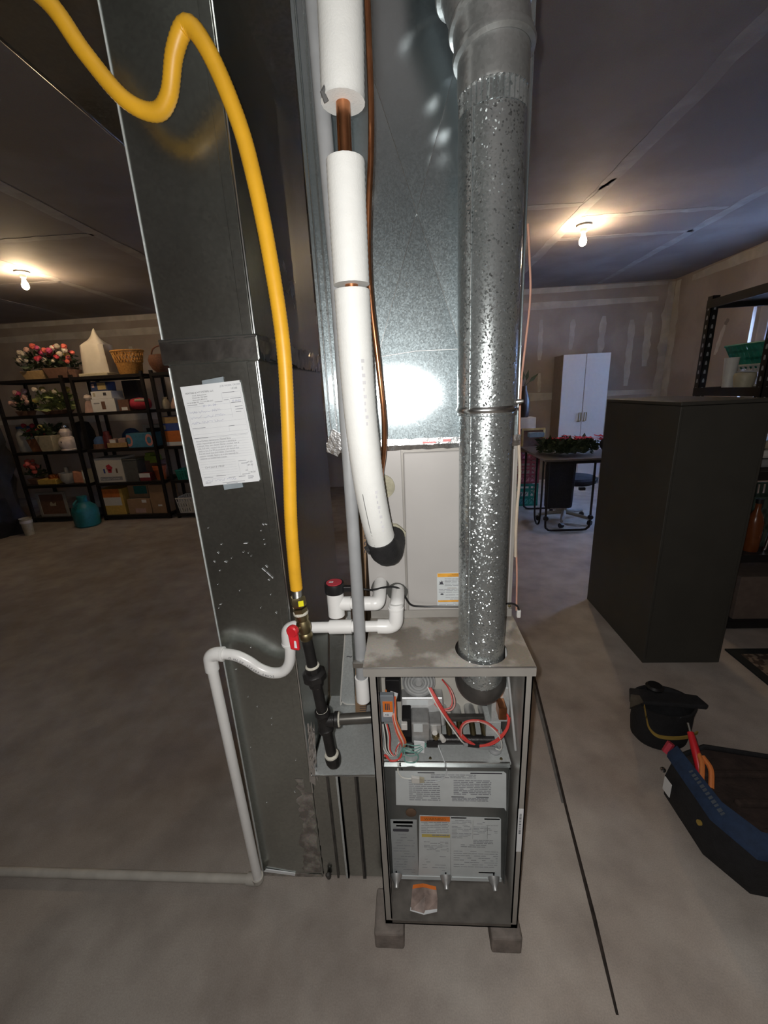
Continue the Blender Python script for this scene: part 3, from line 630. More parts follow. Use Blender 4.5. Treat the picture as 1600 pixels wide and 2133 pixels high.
# harness
def wire(pts, m, r=.0016, name='wire', label=None, n=8):
    return MB().tube(curve(pts, n), r, 7).build(name, m, fur, smooth=True, label=label)
red = [[(.03, .90, .70), (.055, .875, .665), (.085, .868, .62), (.12, .862, .575), (.15, .865, .548), (.158, .865, .545)],
       [(.033, .90, .70), (.06, .873, .662), (.09, .866, .615), (.118, .860, .572), (.15, .863, .550)],
       [(.036, .90, .70), (.063, .875, .660), (.092, .868, .612), (.124, .862, .572), (.152, .865, .546)]]
for q in red: wire(q, M_wred, .0026, 'red_wire')
wire([(.028, .90, .702), (.05, .874, .668), (.08, .864, .618), (.108, .857, .575), (.118, .86, .56)], M_wwhite, .0018, 'white_wire')
for k_ in (0, .004): wire([(.112, .862, .575), (.112, .858, .61), (.125, .856, .63), (.15, .856, .634), (.175, .857, .625), (.20, .858, .60), (.213, .86, .585)], M_wpink, .002, 'pink_wire') if k_ == 0 else wire([(.108, .862, .577), (.109, .858, .613), (.123, .856, .634), (.15, .856, .638), (.177, .857, .629), (.203, .858, .603)], M_wred, .0018, 'red_wire')
wire([(.155, .865, .546), (.18, .862, .555), (.205, .858, .578), (.225, .858, .61), (.23, .862, .64), (.222, .868, .652)], M_wred, .0026, 'red_wire')
wire([(.158, .865, .544), (.19, .861, .556), (.212, .857, .58), (.228, .857, .612), (.233, .862, .64)], M_wred, .0026, 'red_wire')
wire([(.15, .856, .636), (.18, .857, .62), (.205, .856, .59), (.216, .86, .556), (.214, .868, .53), (.205, .88, .522)], M_wwhite, .0018, 'white_wire')
wire([(.118, .862, .554), (.14, .864, .548), (.17, .87, .535), (.195, .882, .522), (.205, .888, .515)], M_greyp, .0045, 'grey_sleeve')
wire([(.128, .864, .551), (.158, .864, .548)], M_black, .006, 'heat_shrink')
cn = bx(.206, .226, .862, .90, .632, .668).build('sensor_bracket', M_copper, fur, bevel=.002)
wire([(.07, .95, .685), (.085, .92, .68), (.092, .90, .66), (.085, .89, .645), (.06, .89, .642), (.045, .9, .65)], M_wred, .0019, 'red_wire')
wire([(.072, .95, .683), (.09, .92, .678), (.099, .90, .655), (.088, .888, .640), (.06, .888, .638)], M_wpink, .0019, 'pink_wire')
for i in range(7):
    o_ = i*.0024
    wire([(-.072+o_, .90, .672), (-.068+o_*.8, .87, .66), (-.064+o_*.6, .858, .635), (-.058+o_, .855, .60), (-.048+o_, .856, .568), (-.045+o_*.5, .862, .545)], (M_wpink, M_wred, M_worange, M_wwhite)[i % 4], .0019, ('pink_wire', 'red_wire', 'orange_wire', 'white_wire')[i % 4])
wire([(-.085, .93, .668), (-.078, .90, .656), (-.068, .87, .646), (-.062, .86, .63)], M_worange, .0024, 'orange_wire')
for i in range(6):
    o_ = i*.0035
    wire([(-.098+o_, .858, .622), (-.097+o_*1.3, .852, .590), (-.093+o_, .850, .552-o_*.3), (-.078+o_*.8, .850, .528), (-.058, .851, .534+o_), (-.052+o_*.3, .855, .568)], (M_wwhite, M_greyp, M_wwhite, M_black, M_wwhite, M_wred)[i], .0019, ('white_wire', 'grey_wire', 'white_wire', 'black_wire', 'white_wire', 'red_wire')[i])
for i in range(3):
    o_ = i*.003
    wire([(-.092+o_, .85, .53), (-.075, .846, .516-o_*.4), (-.055, .847, .518), (-.045, .85, .530+o_)], M_wred, .002, 'red_wire')
for i in range(4):
    o_ = i*.003
    wire([(.02, .868, .55-o_), (-.01, .858-o_, .552-o_*2.4), (-.035, .855-o_, .560-o_*2.8), (-.048+o_, .854, .535+o_*1.5), (-.058+o_*1.5, .852, .520)], M_wgreen, .0013, 'green_wire')
wire([(-.04, .852, .548), (-.015, .846, .545), (-.002, .844, .53), (-.012, .844, .512), (-.035, .846, .512), (-.04, .85, .525)], M_wgreen, .0017, 'green_wire')
wire([(-.052, .86, .512), (-.056, .846, .500), (-.056, .842, .480), (-.045, .842, .462), (-.02, .843, .457)], M_wwhite, .0019, 'white_wire')
wire([(-.054, .86, .511), (-.05, .845, .499), (-.046, .846, .485)], M_black, .002, 'black_wire')
pg = MB().prism([(-.022, .447), (.0, .445), (.0, .464), (-.022, .468)], (0, .846, 0), UX, UZ, .008).build('wire_connector', M_whited, fur, bevel=.002)
MB().prism([(0, .447), (.012, .449), (.012, .460), (0, .463)], (0, .845, 0), UX, UZ, .006).build('connector_tip', M_cream, pg)
wire([(.05, .872, .545), (.062, .855, .52), (.07, .845, .498), (.07, .841, .478), (.058, .841, .458), (.035, .843, .447)], M_wclear, .0017, 'clear_tube')
for x, z in ((.216, .5065), (-.09, .5065), (.03, .5065)):
    MB().lathe([(.004, 0), (.003, .003), (0, .003)], (x, .862, z), n=10).build('deck_screw', M_brass, dk, smooth=True)
# blocks under the furnace
for i, (x0, x1, lab) in enumerate(((-.135, -.055, 'concrete block under the left front corner of the furnace'), (.176, .256, 'concrete block under the right front corner of the furnace'))):
    tag(bx(x0, x1, .722, .83, 0, .0615).build('support_block', M_brick, bevel=.006), lab, 'block', 'blocks under the furnace')
for i, (x0, x1, lab) in enumerate(((-.135, -.055, 'hidden block under the left back corner of the furnace'), (.176, .256, 'hidden block under the right back corner of the furnace'))):
    pass

# ================================================================== COIL CASE AND PLENUM
CY = .943
coil = thing('coil_cabinet', 'grey painted coil cabinet above the furnace with pipe holes and warning label', 'cabinet', (.06, 1.2, FZ1))
bx(-.113, .247, CY+.004, 1.46, FZ1+.0005, 1.332).build('case_body', M_case, coil)
c = bx(-.113, -.020, CY+.001, CY+.004, .905, 1.322); c.build('fixed_plate', M_coil, coil, bevel=.001)
fp = bx(-.015, .240, CY-.003, CY+.004, .905, 1.313).build('access_panel', M_coil, coil, bevel=.003)
bx(-.0185, -.0155, CY-.001, CY+.004, .905, 1.315).build('panel_seam', M_case, coil)
bx(-.113, .247, CY-.002, CY+.004, FZ1+.0005, .905).build('bottom_rail', M_case, coil)
for x in (.225, .24):
    MB().lathe([(.004, 0), (.004, .003), (.001, .004)], (x, CY-.003, .915), axis=(0, -1, 0), n=10).build('panel_screw', M_brass, fp, smooth=True)
def blob(mb, cx_, cz, r, y, dep, n=22, rag=.12, sx=1.0):
    poly = [(cx_ + sx*r*(1+random.uniform(-rag, rag))*math.cos(2*PI*i/n), cz + r*(1+random.uniform(-rag, rag))*math.sin(2*PI*i/n)) for i in range(n)]
    mb.prism(poly, (0, y, 0), UX, UZ, dep); return mb
blob(MB(), -.066, 1.235, .029, CY-.001, .004, rag=.02).build('pipe_gasket', M_foam, coil, label='pale tan round gasket')
blob(MB(), -.047, 1.112, .030, CY-.001, .008, rag=.14).build('foam_sealant', M_foam, coil, label='ragged tan foam seal')
blob(MB(), -.084, .972, .024, CY-.001, .003, rag=.05).build('drain_hole', mat('dark_recess', (.07, .07, .065), .6), coil)
blob(MB(), -.042, .958, .026, CY-.0005, .003, rag=.05).build('drain_hole', MATS['dark_recess'], coil)
blob(MB(), -.085, 1.317, .02, CY, .002, rag=.3, sx=1.3).build('torn_tape', M_foil, coil)
lb = MB().prism([(.059, .918), (.062, .916), (.125, .916), (.125, 1.010), (.062, 1.010), (.059, 1.007)], (0, CY-.003, 0), UX, UZ, .0006).build('warning_label', M_label, coil)
o3 = (0, CY-.0036, 0)
k = MB(); k.strip(o3, UX, UZ, .060, .9985, .0645, .010); k.strip(o3, UX, UZ, .061, .9285, .0635, .0052); k.build('orange_band', M_amber, lb)
k = MB(); lines(k, o3, .078, .123, .972, .995, 6, .0013, .1, off=.0004); lines(k, o3, .063, .123, .953, .966, 3, .0013, .1, off=.0004); lines(k, o3, .080, .123, .934, .950, 4, .0013, .1, off=.0004); lines(k, o3, .063, .12, .918, .927, 2, .0012, .2, off=.0004)
k.build('printed_text', M_inkg, lb)
k = MB(); k.text('! WARNING', .0046, (.093, CY-.0036, 1.0035), UX, UZ, .0008); k.text('! AVERTISSEMENT', .0042, (.084, CY-.0036, .9993), UX, UZ, .0008); k.text('! CAUTION', .0042, (.094, CY-.0036, .9295), UX, UZ, .0008)
k.text('EXPLOSION', .0042, (.085, CY-.0036, .9665), UX, UZ, .0008)
k.build('lettering', mat('label_brown', (.22, .08, .02), .6), lb)
k = MB(); k.prism([(.063, .978), (.076, .978), (.073, .982), (.074, .988), (.071, .985), (.069, .990), (.068, .984), (.065, .987), (.066, .981)], o3, UX, UZ, .0003)
k.prism([(.067, .949), (.075, .949), (.074, .953), (.068, .953)], o3, UX, UZ, .0003); k.build('flame_symbol', M_ink, lb)
lb = bx(.2475, .2482, .955, 1.02, .93, 1.05).build('side_label', M_paper, coil)

PX0, PX1, PZ0, PZ1 = -.184, .242, 1.336, 2.62
plen = thing('supply_plenum', 'bright galvanized supply plenum with creased front rising above the coil cabinet', 'duct', (.03, 1.2, PZ0))
ax, az, ad = .029, 1.788, .011
top_z = az + (az-1.10)
c = MB(); Yp = CY-.006
# creased front sheet: apex pressed back, creases run to the sheet's corners
def fy(x, z):  # depth of the pressed panel
    kx = abs(x-ax)/(.213); kz = abs(z-az)/(.62)
    return Yp + ad*(1-min(1, max(kx, kz))) + 0.018*(x-ax)
pts2 = [(PX0, PZ0), (PX1, PZ0), (PX1, top_z), (PX0, top_z)]
NX, NZ = 24, 48
L0 = (ax-.213*(az-PZ0)/.62, PZ0); R0 = (ax+.213*(az-PZ0)/.62, PZ0)
LT = (PX0, az+.62); RT = (PX1, az+.62)
zt_ = az+.62
vlist = {'A': (ax, az), 'BL': (PX0, PZ0), 'BR': (PX1, PZ0), 'L0': L0, 'R0': R0, 'TL': (PX0, zt_), 'TR': (PX1, zt_)}
keys = list(vlist); vs = [V(vlist[k_][0], fy(*vlist[k_]), vlist[k_][1]) for k_ in keys]; ix = {k_: i for i, k_ in enumerate(keys)}
c.add(vs, [(ix['A'], ix['L0'], ix['R0']), (ix['A'], ix['R0'], ix['BR'], ix['TR']), (ix['A'], ix['TR'], ix['TL']), (ix['A'], ix['TL'], ix['BL'], ix['L0'])])
c.build('front_sheet', M_sheet, plen)
c = MB()
for e in ('L0', 'R0', 'TL', 'TR'):
    a_, b_ = vs[ix['A']], vs[ix[e]]
    c.tube([a_ - V(0, .0002, 0), b_ - V(0, .0002, 0)], .0007, 6)
c.build('crease', M_edge, plen)
c = MB().tube([(PX0+.02, CY-.0065, 1.512), (.02, CY-.005, 1.530), (PX1, CY-.0055, 1.528)], .0012, 6); c.build('scratch_line', M_plain, plen)
c = MB(); c.box(PX0, PX0+.001, CY-.006, 1.46, PZ0, zt_); c.build('side_sheet', M_plen, plen)
c = MB(); c.box(PX1-.001, PX1, CY-.006, 1.46, PZ0, zt_); c.build('side_sheet', M_plen, plen)
bx(PX0, PX1, 1.459, 1.46, PZ0, zt_).build('back_sheet', M_plen, plen)
c = MB(); c.box(PX0-.002, PX0+.024, CY-.0085, CY-.006, PZ0, zt_); c.box(PX0+.006, PX0+.010, CY-.012, CY-.0085, PZ0, zt_); c.build('corner_seam', M_plen, plen, bevel=.001)
# crinkled foil tape at the plenum foot
c = MB(); n = 46; lo, mi, hi = [], [], []
for i in range(n+1):
    x = PX0-.006 + (PX1-PX0+.012)*i/n
    lo.append(V(x, CY-.006+random.uniform(-.0006, .0004), 1.320+random.uniform(-.0015, .0015))); mi.append(V(x, CY-.0085+random.uniform(-.0005, .0005), 1.331+random.uniform(-.001, .001))); hi.append(V(x, CY-.0075+random.uniform(-.0002, .0002), 1.345+random.uniform(-.001, .001)))
q = n+1
c.add(lo+mi+hi, [(i, i+1, q+i+1, q+i) for i in range(n)] + [(q+i, q+i+1, 2*q+i+1, 2*q+i) for i in range(n)])
ft = c.build('foil_tape', M_foil, plen)
MB().prism([(-.19, 1.325), (-.165, 1.312), (-.155, 1.33), (-.15, 1.36), (-.172, 1.375), (-.185, 1.35)], (0, CY-.01, 0), UX, UZ, .004).build('foil_flap', M_foil, plen)
k = MB(); k.strip((0, CY-.0145, 0), UX, UZ, .03, 1.334, .03, .004, .001); k.strip((0, CY-.0145, 0), UX, UZ, .075, 1.336, .018, .006, .001); k.build('red_print', mat('red_print', (.55, .2, .2), .4, .4), ft)

# ================================================================== FLUE PIPE
flue = thing('flue_pipe', 'round silver galvanized flue pipe rising out of the furnace top', 'pipe', (.147, .806, .83))
fx, fyv = .147, .806
def cyl(r_, z0, z1, n=48): return MB().lathe([(r_, z0), (r_, z1)], (fx, fyv, 0), n=n, cap=False)
cyl(.0502, .80, 1.415).build('lower_section', M_pipe, flue, smooth=True)
us = MB().lathe([(.0500, 1.398), (.0535, 1.400), (.0535, 1.853), (.0520, 1.856)], (fx, fyv, 0), n=48, cap=False).build('upper_section', M_pipe, flue, smooth=True)
MB().lathe([(.0535, 1.404), (.0560, 1.408), (.0560, 1.411), (.0535, 1.415)], (fx, fyv, 0), n=48, cap=False).build('bead', M_edge, us, smooth=True)
MB().lathe([(.005, 0), (.005, .004), (.003, .012), (0, .013)], (fx+.0535, fyv-.012, 1.420), axis=(1, -.3, .1), n=10).build('sheet_screw', M_steel, us, smooth=True)
MB().tube([(fx-.037, fyv-.040, 1.41), (fx-.037, fyv-.040, 1.853)], .0012, 6).build('lock_seam', M_pipe, us, smooth=True)
MB().tube([(fx-.034, fyv-.0375, .84), (fx-.034, fyv-.0375, 1.40)], .0012, 6).build('lock_seam', M_pipe, flue, smooth=True)
# crimped end
n = 72; vs = []; fs = []
zs = [1.854, 1.856, 1.880, 1.883]
for z in zs:
    for i in range(n):
        r_ = .0535 if z in (1.854, 1.883) else .0515 + (.0016 if i % 2 else -.0012)
        vs.append(V(fx + r_*math.cos(2*PI*i/n), fyv + r_*math.sin(2*PI*i/n), z))
for k_ in range(len(zs)-1):
    fs += [(k_*n+i, k_*n+(i+1) % n, (k_+1)*n+(i+1) % n, (k_+1)*n+i) for i in range(n)]
MB().add(vs, fs).build('crimped_end', M_pipe, flue)
M_pipes = galv('elbow_galvanized', (.50, .52, .52), .30, .06, 200, .06, .15)
el = MB().lathe([(.0535, 1.883), (.0545, 1.887), (.0545, 1.930), (.0545, 1.935)], (fx, fyv, 0), n=48, cap=False).build('elbow_collar', M_pipes, flue, smooth=True)
MB().lathe([(.0545, -.008), (.0610, -.005), (.0625, 0), (.0610, .006), (.0545, .009)], (fx, fyv, 1.937), axis=(-.05, .06, 1), n=48, cap=False).build('elbow_bead', M_pipes, el, smooth=True)
gp = [V(fx, fyv, 1.935), V(fx-.006, fyv+.004, 1.985), V(fx-.028, fyv+.012, 2.04), V(fx-.065, fyv+.02, 2.12), V(fx-.075, fyv+.02, 2.30), V(fx-.075, fyv+.02, 2.60)]
for i in range(len(gp)-1):
    MB().tube([gp[i], gp[i+1]], .0575, 40, cap=False).build('elbow_gore', M_pipes, flue, smooth=True)
for i in range(1, len(gp)-1):
    t_ = (gp[i+1]-gp[i-1]).normalized()
    MB().lathe([(.0575, -.006), (.0635, -.003), (.0645, 0), (.0635, .003), (.0575, .006)], gp[i], axis=t_, n=40, cap=False).build('elbow_bead', M_pipes, flue, smooth=True)

# ================================================================== RETURN DUCT, TRUNK, BOOT
RX0, RX1, RY0, RY1 = -.503, -.311, .89, 1.53
ret = thing('return_duct', 'tall dark galvanized return duct with paper taped to its front', 'duct', (-.407, 1.2, 0))
def shell(name, x0, x1, y0, y1, z0, z1, m, par, rows=8):
    # sheet metal shell, very slightly oil-canned
    mb = MB(); ring = []
    cor = [(x0, y0), (x1, y0), (x1, y1), (x0, y1)]
    per = 6
    for z in [z0 + (z1-z0)*i/rows for i in range(rows+1)]:
        for e in range(4):
            a_, b_ = cor[e], cor[(e+1) % 4]
            for i in range(per):
                u = i/per; amp = 0.0016*math.sin(PI*u)*math.sin(3.1*z+e*2+u*3)
                nx, ny = (b_[1]-a_[1]), -(b_[0]-a_[0]); L = math.hypot(nx, ny)
                ring.append(V(a_[0]+(b_[0]-a_[0])*u + nx/L*amp, a_[1]+(b_[1]-a_[1])*u + ny/L*amp, z))
    n = 4*per
    mb.add(ring, [(k_*n+i, k_*n+(i+1) % n, (k_+1)*n+(i+1) % n, (k_+1)*n+i) for k_ in range(rows) for i in range(n)])
    return mb.build(name, m, par, smooth=True)
low = shell('lower_section', RX0, RX1, RY0, RY1, 0.0, 1.535, M_duct, ret, 12)
upr = shell('upper_section', RX0-.002, RX1+.002, RY0-.002, RY1+.002, 1.57, 2.20, M_duct, ret, 8)
c = MB(); c.box(RX0-.007, RX1+.007, RY0-.008, RY0-.003, 1.525, 1.572); c.box(RX1+.003, RX1+.008, RY0-.006, RY1, 1.527, 1.574); c.box(RX0-.008, RX0-.003, RY0-.006, RY1, 1.527, 1.574)
jt = c.build('slip_joint', M_duct, ret, bevel=.0015)
c = MB(); n = 24
def crinkle(o, ux, uy, w_, h_, amp, nx=26, ny=3):
    mb = MB(); o, ux, uy = Vector(o), Vector(ux), Vector(uy); nz = ux.cross(uy).normalized()
    P = [o + ux*w_*i/nx + uy*(h_*j_/ny + (random.uniform(-.1, .1)*h_ if j_ in (0, ny) else 0)) + nz*random.uniform(.0005, amp) for j_ in range(ny+1) for i in range(nx+1)]
    mb.add(P, [(j_*(nx+1)+i, j_*(nx+1)+i+1, (j_+1)*(nx+1)+i+1, (j_+1)*(nx+1)+i) for j_ in range(ny) for i in range(nx)])
    return mb
M_foild = mat('dull_foil', (.34, .33, .32), .3, 1.0, .3, 22, bump=.12, bscale=40)
crinkle((RX0-.007, RY0-.0085, 1.530), UX, UZ, .205, .038, .0007, 12).build('foil_tape', M_foild, jt)
crinkle((RX1+.0085, RY0-.006, 1.528), V(0, 1, 0), UZ, .63, .05, .004, 40, 4).build('foil_tape', M_foild, jt)
MB().tube([(RX0-.006, RY0-.0095, 1.572), (RX1+.007, RY0-.0095, 1.573)], .0032, 8).build('hemmed_edge', M_edge, jt, smooth=True)
# Pittsburgh seam along the front right corner
c = MB().tube([(RX1+.001, RY0-.002, .35), (RX1+.001, RY0-.002, 1.524)], .0028, 8); c.build('corner_seam', M_edge, ret, smooth=True)
c = MB().tube([(RX1+.003, RY0-.004, 1.575), (RX1+.003, RY0-.004, 2.2)], .0028, 8); c.build('corner_seam', M_edge, ret, smooth=True)
c = bx(RX1-.022, RX1-.002, RY0-.0035, RY0-.001, .35, 1.524); c.build('seam_flange', M_duct, ret, bevel=.001)
c = bx(RX1-.022, RX1, RY0-.0055, RY0-.003, 1.575, 2.2); c.build('seam_flange', M_duct, ret, bevel=.001)
c = MB(); c.tube([(RX0, RY0-.001, 0), (RX0, RY0-.001, 1.52)], .002, 8); c.tube([(RX0-.002, RY0-.003, 1.575), (RX0-.002, RY0-.003, 2.2)], .002, 8); c.build('left_corner_seam', M_plain, ret, smooth=True)
# smears of mastic down the right corner, pale strip at the foot
random.seed(11)
def ragged(o, ux, uy, w0, h_, m_):
    L_ = [(abs(random.gauss(0, .006)), h_*i/26) for i in range(27)]; Rr = [(w0*(.75+.45*random.random())*(1.12-.35*i/26), h_*i/26) for i in range(27)]
    return MB().prism(L_[::1] + Rr[::-1], o, ux, uy, .0012).build('mastic_smear', m_, ret, label='dried brown and grey sealant smear down the corner')
ragged((RX1-.0, RY0-.0012, .02), V(-1, 0, 0), UZ, .052, .375, M_mastic)
ragged((RX1+.0012, RY0, .02), V(0, 1, 0), UZ, .05, .33, M_mastic)
MB().prism([(-.498, .022), (-.40, .008), (-.398, .018), (-.49, .032)], (0, RY0-.002, 0), UX, UZ, .003).build('foot_flange', M_paper, ret, label='bright bent strip along the duct foot')
MB().prism([(-.503, 0), (-.315, -.0), (-.315, .012), (-.503, .018)], (0, RY0-.0012, 0), UX, UZ, .001).build('foot_tape', M_mastic, ret)
c = MB()
for i in range(34):
    x = random.uniform(RX0+.01, RX1-.03); z = random.uniform(.93, 1.20) if i < 24 else random.uniform(.3, .9); L_ = random.choice((.002, .003, .005)); a_ = random.uniform(-.9, .2)
    c.prism([(0, 0), (L_, 0), (L_, .0012), (0, .0012)], (x, RY0-.0014, z), V(math.cos(a_), 0, math.sin(a_)), V(-math.sin(a_), 0, math.cos(a_)), .0006)
for (x, z, L_, a_) in ((-.365, 1.055, .012, -.8), (-.355, 1.045, .014, -.9), (-.345, 1.033, .006, -.9), (-.455, 1.075, .007, -.3), (-.40, 1.12, .009, 0)):
    c.prism([(0, 0), (L_, 0), (L_, .0016), (0, .0016)], (x, RY0-.0014, z), V(math.cos(a_), 0, math.sin(a_)), V(-math.sin(a_), 0, math.cos(a_)), .0006)
c = c.build('white_fleck', M_paper, ret); c['kind'] = 'stuff'
# work order taped to the duct
pap = thing('work_order', 'white work order sheet taped to the front of the tall duct', 'paper', (-.471, RY0-.003, 1.263))
th = R(3.4); pu, pv = V(math.cos(th), 0, math.sin(th)), V(-math.sin(th), 0, math.cos(th)); po = V(-.471, RY0-.0045, 1.263)
PW, PH = .1315, .218
MB().prism([(0, 0), (PW, 0), (PW, PH), (0, PH)], po, pu, pv, .0006).build('sheet', M_paper, pap)
MB().prism([(.004, .001), (PW+.002, .0025), (PW+.001, PH-.004), (.003, PH-.003)], po + V(0, .0012, 0), pu, pv, .0006).build('sheet', M_paper, pap)
pz = po + V(0, -.0006, 0)
MB().prism([(.048, PH-.004), (.096, PH-.001), (.097, PH+.011), (.049, PH+.008)], po + V(0, .0026, 0), pu, pv, .0004).build('tape', M_tape, pap)
MB().prism([(.045, -.013), (.090, -.011), (.090, .004), (.045, .003)], po + V(0, .0026, 0), pu, pv, .0004).build('tape', M_tape, pap)
P = lambda x, y: pz + pu*x*PW + pv*y*PH
k = MB()
k.text('HEATING & A/C SYSTEMS, LLC', .0047, P(.06, .925), pu, pv)
k.text('216 Z. Walnut Street', .0036, P(.17, .900), pu, pv); k.text('Westerville, OH 43081', .0036, P(.16, .879), pu, pv)
k.text('Phone (614) 882-2112', .0036, P(.16, .857), pu, pv); k.text('Toll (614) 888-7951   Fax (614) 882-6337', .0035, P(.05, .835), pu, pv)
k.build('letterhead', M_ink, pap)
k = MB(); k.text('JOB WORK ORDER', .0052, P(.66, .958), pu, pv); k.text('18248', .0058, P(.83, .925), pu, pv); k.build('form_title', M_inkg, pap)
k = MB()
for y_ in (.80, .745, .69, .635, .582, .53, .485): k.strip(pz, pu, pv, .04*PW, y_*PH, (.74 if y_ > .66 and y_ < .79 else .93)*PW, .00035)
for i in range(16): k.strip(pz, pu, pv, .04*PW, (.455-.0255*i)*PH, (.93 if i < 8 else .62)*PW, .0003)
for x_, y0_, y1_ in ((.66, .82, .90), (.98, .50, .90), (.77, .66, .83), (.04, .50, .80), (.67, .53, .575), (.70, .07, .21), (.84, .07, .21), (.93, .10, .24)): k.strip(pz, pu, pv, x_*PW, y0_*PH, .0003, (y1_-y0_)*PH)
k.strip(pz, pu, pv, .66*PW, .90*PH, .32*PW, .0003); k.strip(pz, pu, pv, .66*PW, .855*PH, .32*PW, .0003); k.strip(pz, pu, pv, .03*PW, .495*PH, .94*PW, .0006)
k.build('form_rule', M_inkl, pap)
k = MB()
for x_, y_, w_ in ((.05, .812, .17), (.25, .818, .08), (.52, .818, .13), (.68, .895, .2), (.68, .828, .08), (.79, .835, .18), (.79, .795, .17), (.05, .587, .22), (.67, .577, .1), (.04, .488, .24), (.84, .755, .13), (.84, .73, .13), (.84, .705, .09),
                   (.71, .222, .14), (.75, .195, .11), (.80, .12, .04), (.73, .082, .14), (.05, .082, .16), (.27, .090, .17), (.05, .025, .1), (.35, .013, .4), (.42, -.0, .2), (.82, .058, .1), (.82, .046, .1), (.82, .034, .08), (.48, .062, .12), (.66, .062, .12)):
    k.strip(pz, pu, pv, x_*PW, (y_+.004)*PH, w_*PW, .0011)
k.build('printed_caption', M_inkg, pap)
hw = ['Annual furnace maintenance. Cleaned flame', 'sensor. Inspected gas and vent. Furnace is operating as', 'it should. Filter was cleaned. Burner checked, new at', 'inlet. Full inlet / cracked was part of system / unit', 'needs to have. 8 at 90% at condenser with drained drain', 'line and check hose both drains. Checked the', 'customer manually. Need to do in time seasonally for', 'customer as needed from outside.']
k = MB()
for i, t_ in enumerate(hw): k.text(t_, .0050, P(.055, .458-.0256*i), pu*(.9 if i not in (1, 4, 6) else .82), pv, shear=.25)
k.text('Card paid $ 178.00', .0058, P(.10, .185), pu, pv, shear=.3)
for y_, t_ in ((.20, '69 00'), (.17, '89 00'), (.095, '178 00')): k.text(t_, .0055, P(.85, y_), pu, pv, shear=.25)
k.build('handwriting', M_inkb, pap)
k = MB()
k.text('10 - 14 - 24', .0062, P(.30, .79), pu, pv, shear=.2); k.text('10-14-24', .0056, P(.80, .808), pu, pv, shear=.2)
for y_, seed_ in ((.742, 1), (.69, 2), (.638, 3), (.045, 4)):   # names and address: loose pen strokes
    random.seed(seed_); x_ = .06
    for wd in range(3):
        pts = []; L_ = random.uniform(.12, .2)
        for i in range(16): pts.append(P(x_ + L_*i/15, y_ + random.uniform(-.006, .020)) + V(0, -.0004, 0))
        for a_, b_ in zip(pts, pts[1:]):
            dd = (b_-a_).normalized().cross(V(0, 1, 0))*.00022
            k.add([a_-dd, b_-dd, b_+dd, a_+dd], [(0, 1, 2, 3)])
        x_ += L_ + .03
k.build('pen_writing', M_inkp, pap)
random.seed(21)
# trunk along the ceiling
tr = thing('trunk_duct', 'dark galvanized trunk duct overhead, running above the yellow gas hose', 'duct', (-.56, 1.0, 2.2))
bx(-.83, -.20, -.9, 2.9, 2.2, 2.5).build('trunk_body', M_duct, tr, bevel=.002)
MB().tube([(-.83, -.9, 2.2), (-.83, 2.9, 2.2)], .004, 8).build('hemmed_edge', M_foild, tr, smooth=True)
bx(-.835, -.195, .30, .325, 2.192, 2.505).build('drive_cleat', M_duct, tr, bevel=.002)
bx(-.835, -.195, 2.0, 2.025, 2.192, 2.505).build('drive_cleat', M_duct, tr, bevel=.002)
# boot between return duct and furnace
bt = thing('return_boot', 'low galvanized boot joining the return duct to the furnace side', 'duct', (-.21, 1.1, 0))
BX0, BX1 = -.308, -.108
bx(BX0, BX1, .892, 1.22, 0.005, .418).build('boot_body', M_duct, bt)
bx(BX0+.004, BX1, .880, 1.20, .418, .424).build('top_sheet', M_plain, bt, bevel=.001)
MB().tube([(BX0+.004, .880, .421), (BX1, .880, .424)], .0022, 8).build('folded_edge', M_edge, bt, smooth=True)
MB().hexa([V(BX0, 1.19, .425), V(-.212, 1.19, .425), V(-.212, 1.2, .425), V(BX0, 1.2, .425)], [V(BX0, 1.29, .66), V(-.212, 1.29, .66), V(-.212, 1.30, .66), V(BX0, 1.30, .66)]).build('sloped_riser', M_duct, bt)
for x, wd, m_ in ((-.266, .006, M_inducer), (-.238, .010, M_plain), (-.232, .004, M_black), (-.185, .006, M_inducer), (-.178, .003, M_black)):
    bx(x, x+wd, .886, .892, -.0+.002, .41).build('filter_rail', m_, bt)
MB().lathe([(.008, 0), (.006, .012), (.008, .016), (.004, .022), (0, .022)], (-.292, .885, .01), axis=(0, -.4, 1), n=12).build('latch_bolt', M_inducer, bt, smooth=True)
crinkle((BX0-.001, .884, .40), V(.25, .1, .1).normalized(), V(.05, -.02, 1).normalized(), .02, .19, .008, 5, 14).build('foil_tape', M_foil, bt)
MB().prism([(-.312, .40), (-.296, .385), (-.292, .44), (-.300, .52), (-.306, .50)], (0, .883, 0), UX, UZ, .004).build('foil_flap', M_foil, bt)
# rounded bent panel and filter behind the gas pipe
pn = MB(); poly = [(-.262, .462), (-.256, .446), (-.242, .437), (-.213, .436), (-.213, .80), (-.222, .80), (-.228, .72)]
pn.prism(poly, (0, 1.07, 0), UX, V(0, .18, .98), .003)
pnl = pn.build('leaning_panel', M_plain)
tag(pnl, 'bare metal panel with rounded pale rim leaning behind the black gas pipe', 'panel')
rim = [(x, 1.068 + .18*(z), .98*z) for x, z in [(-.222, .80), (-.262, .462), (-.256, .446), (-.242, .437), (-.213, .436)]]
MB().tube(curve(rim, 5), .0028, 8).build('rolled_rim', M_whited, pnl, smooth=True)
k = MB().text('~ 3', .035, (-.235, 1.068+.18*.60, .98*.60), UX, V(0, .18, .98), .0035); k.build('pencil_mark', M_ink, pnl)
fc = thing('filter_box', 'narrow brown cardboard filter box standing between furnace and return boot', 'box', (-.18, 1.2, .425))
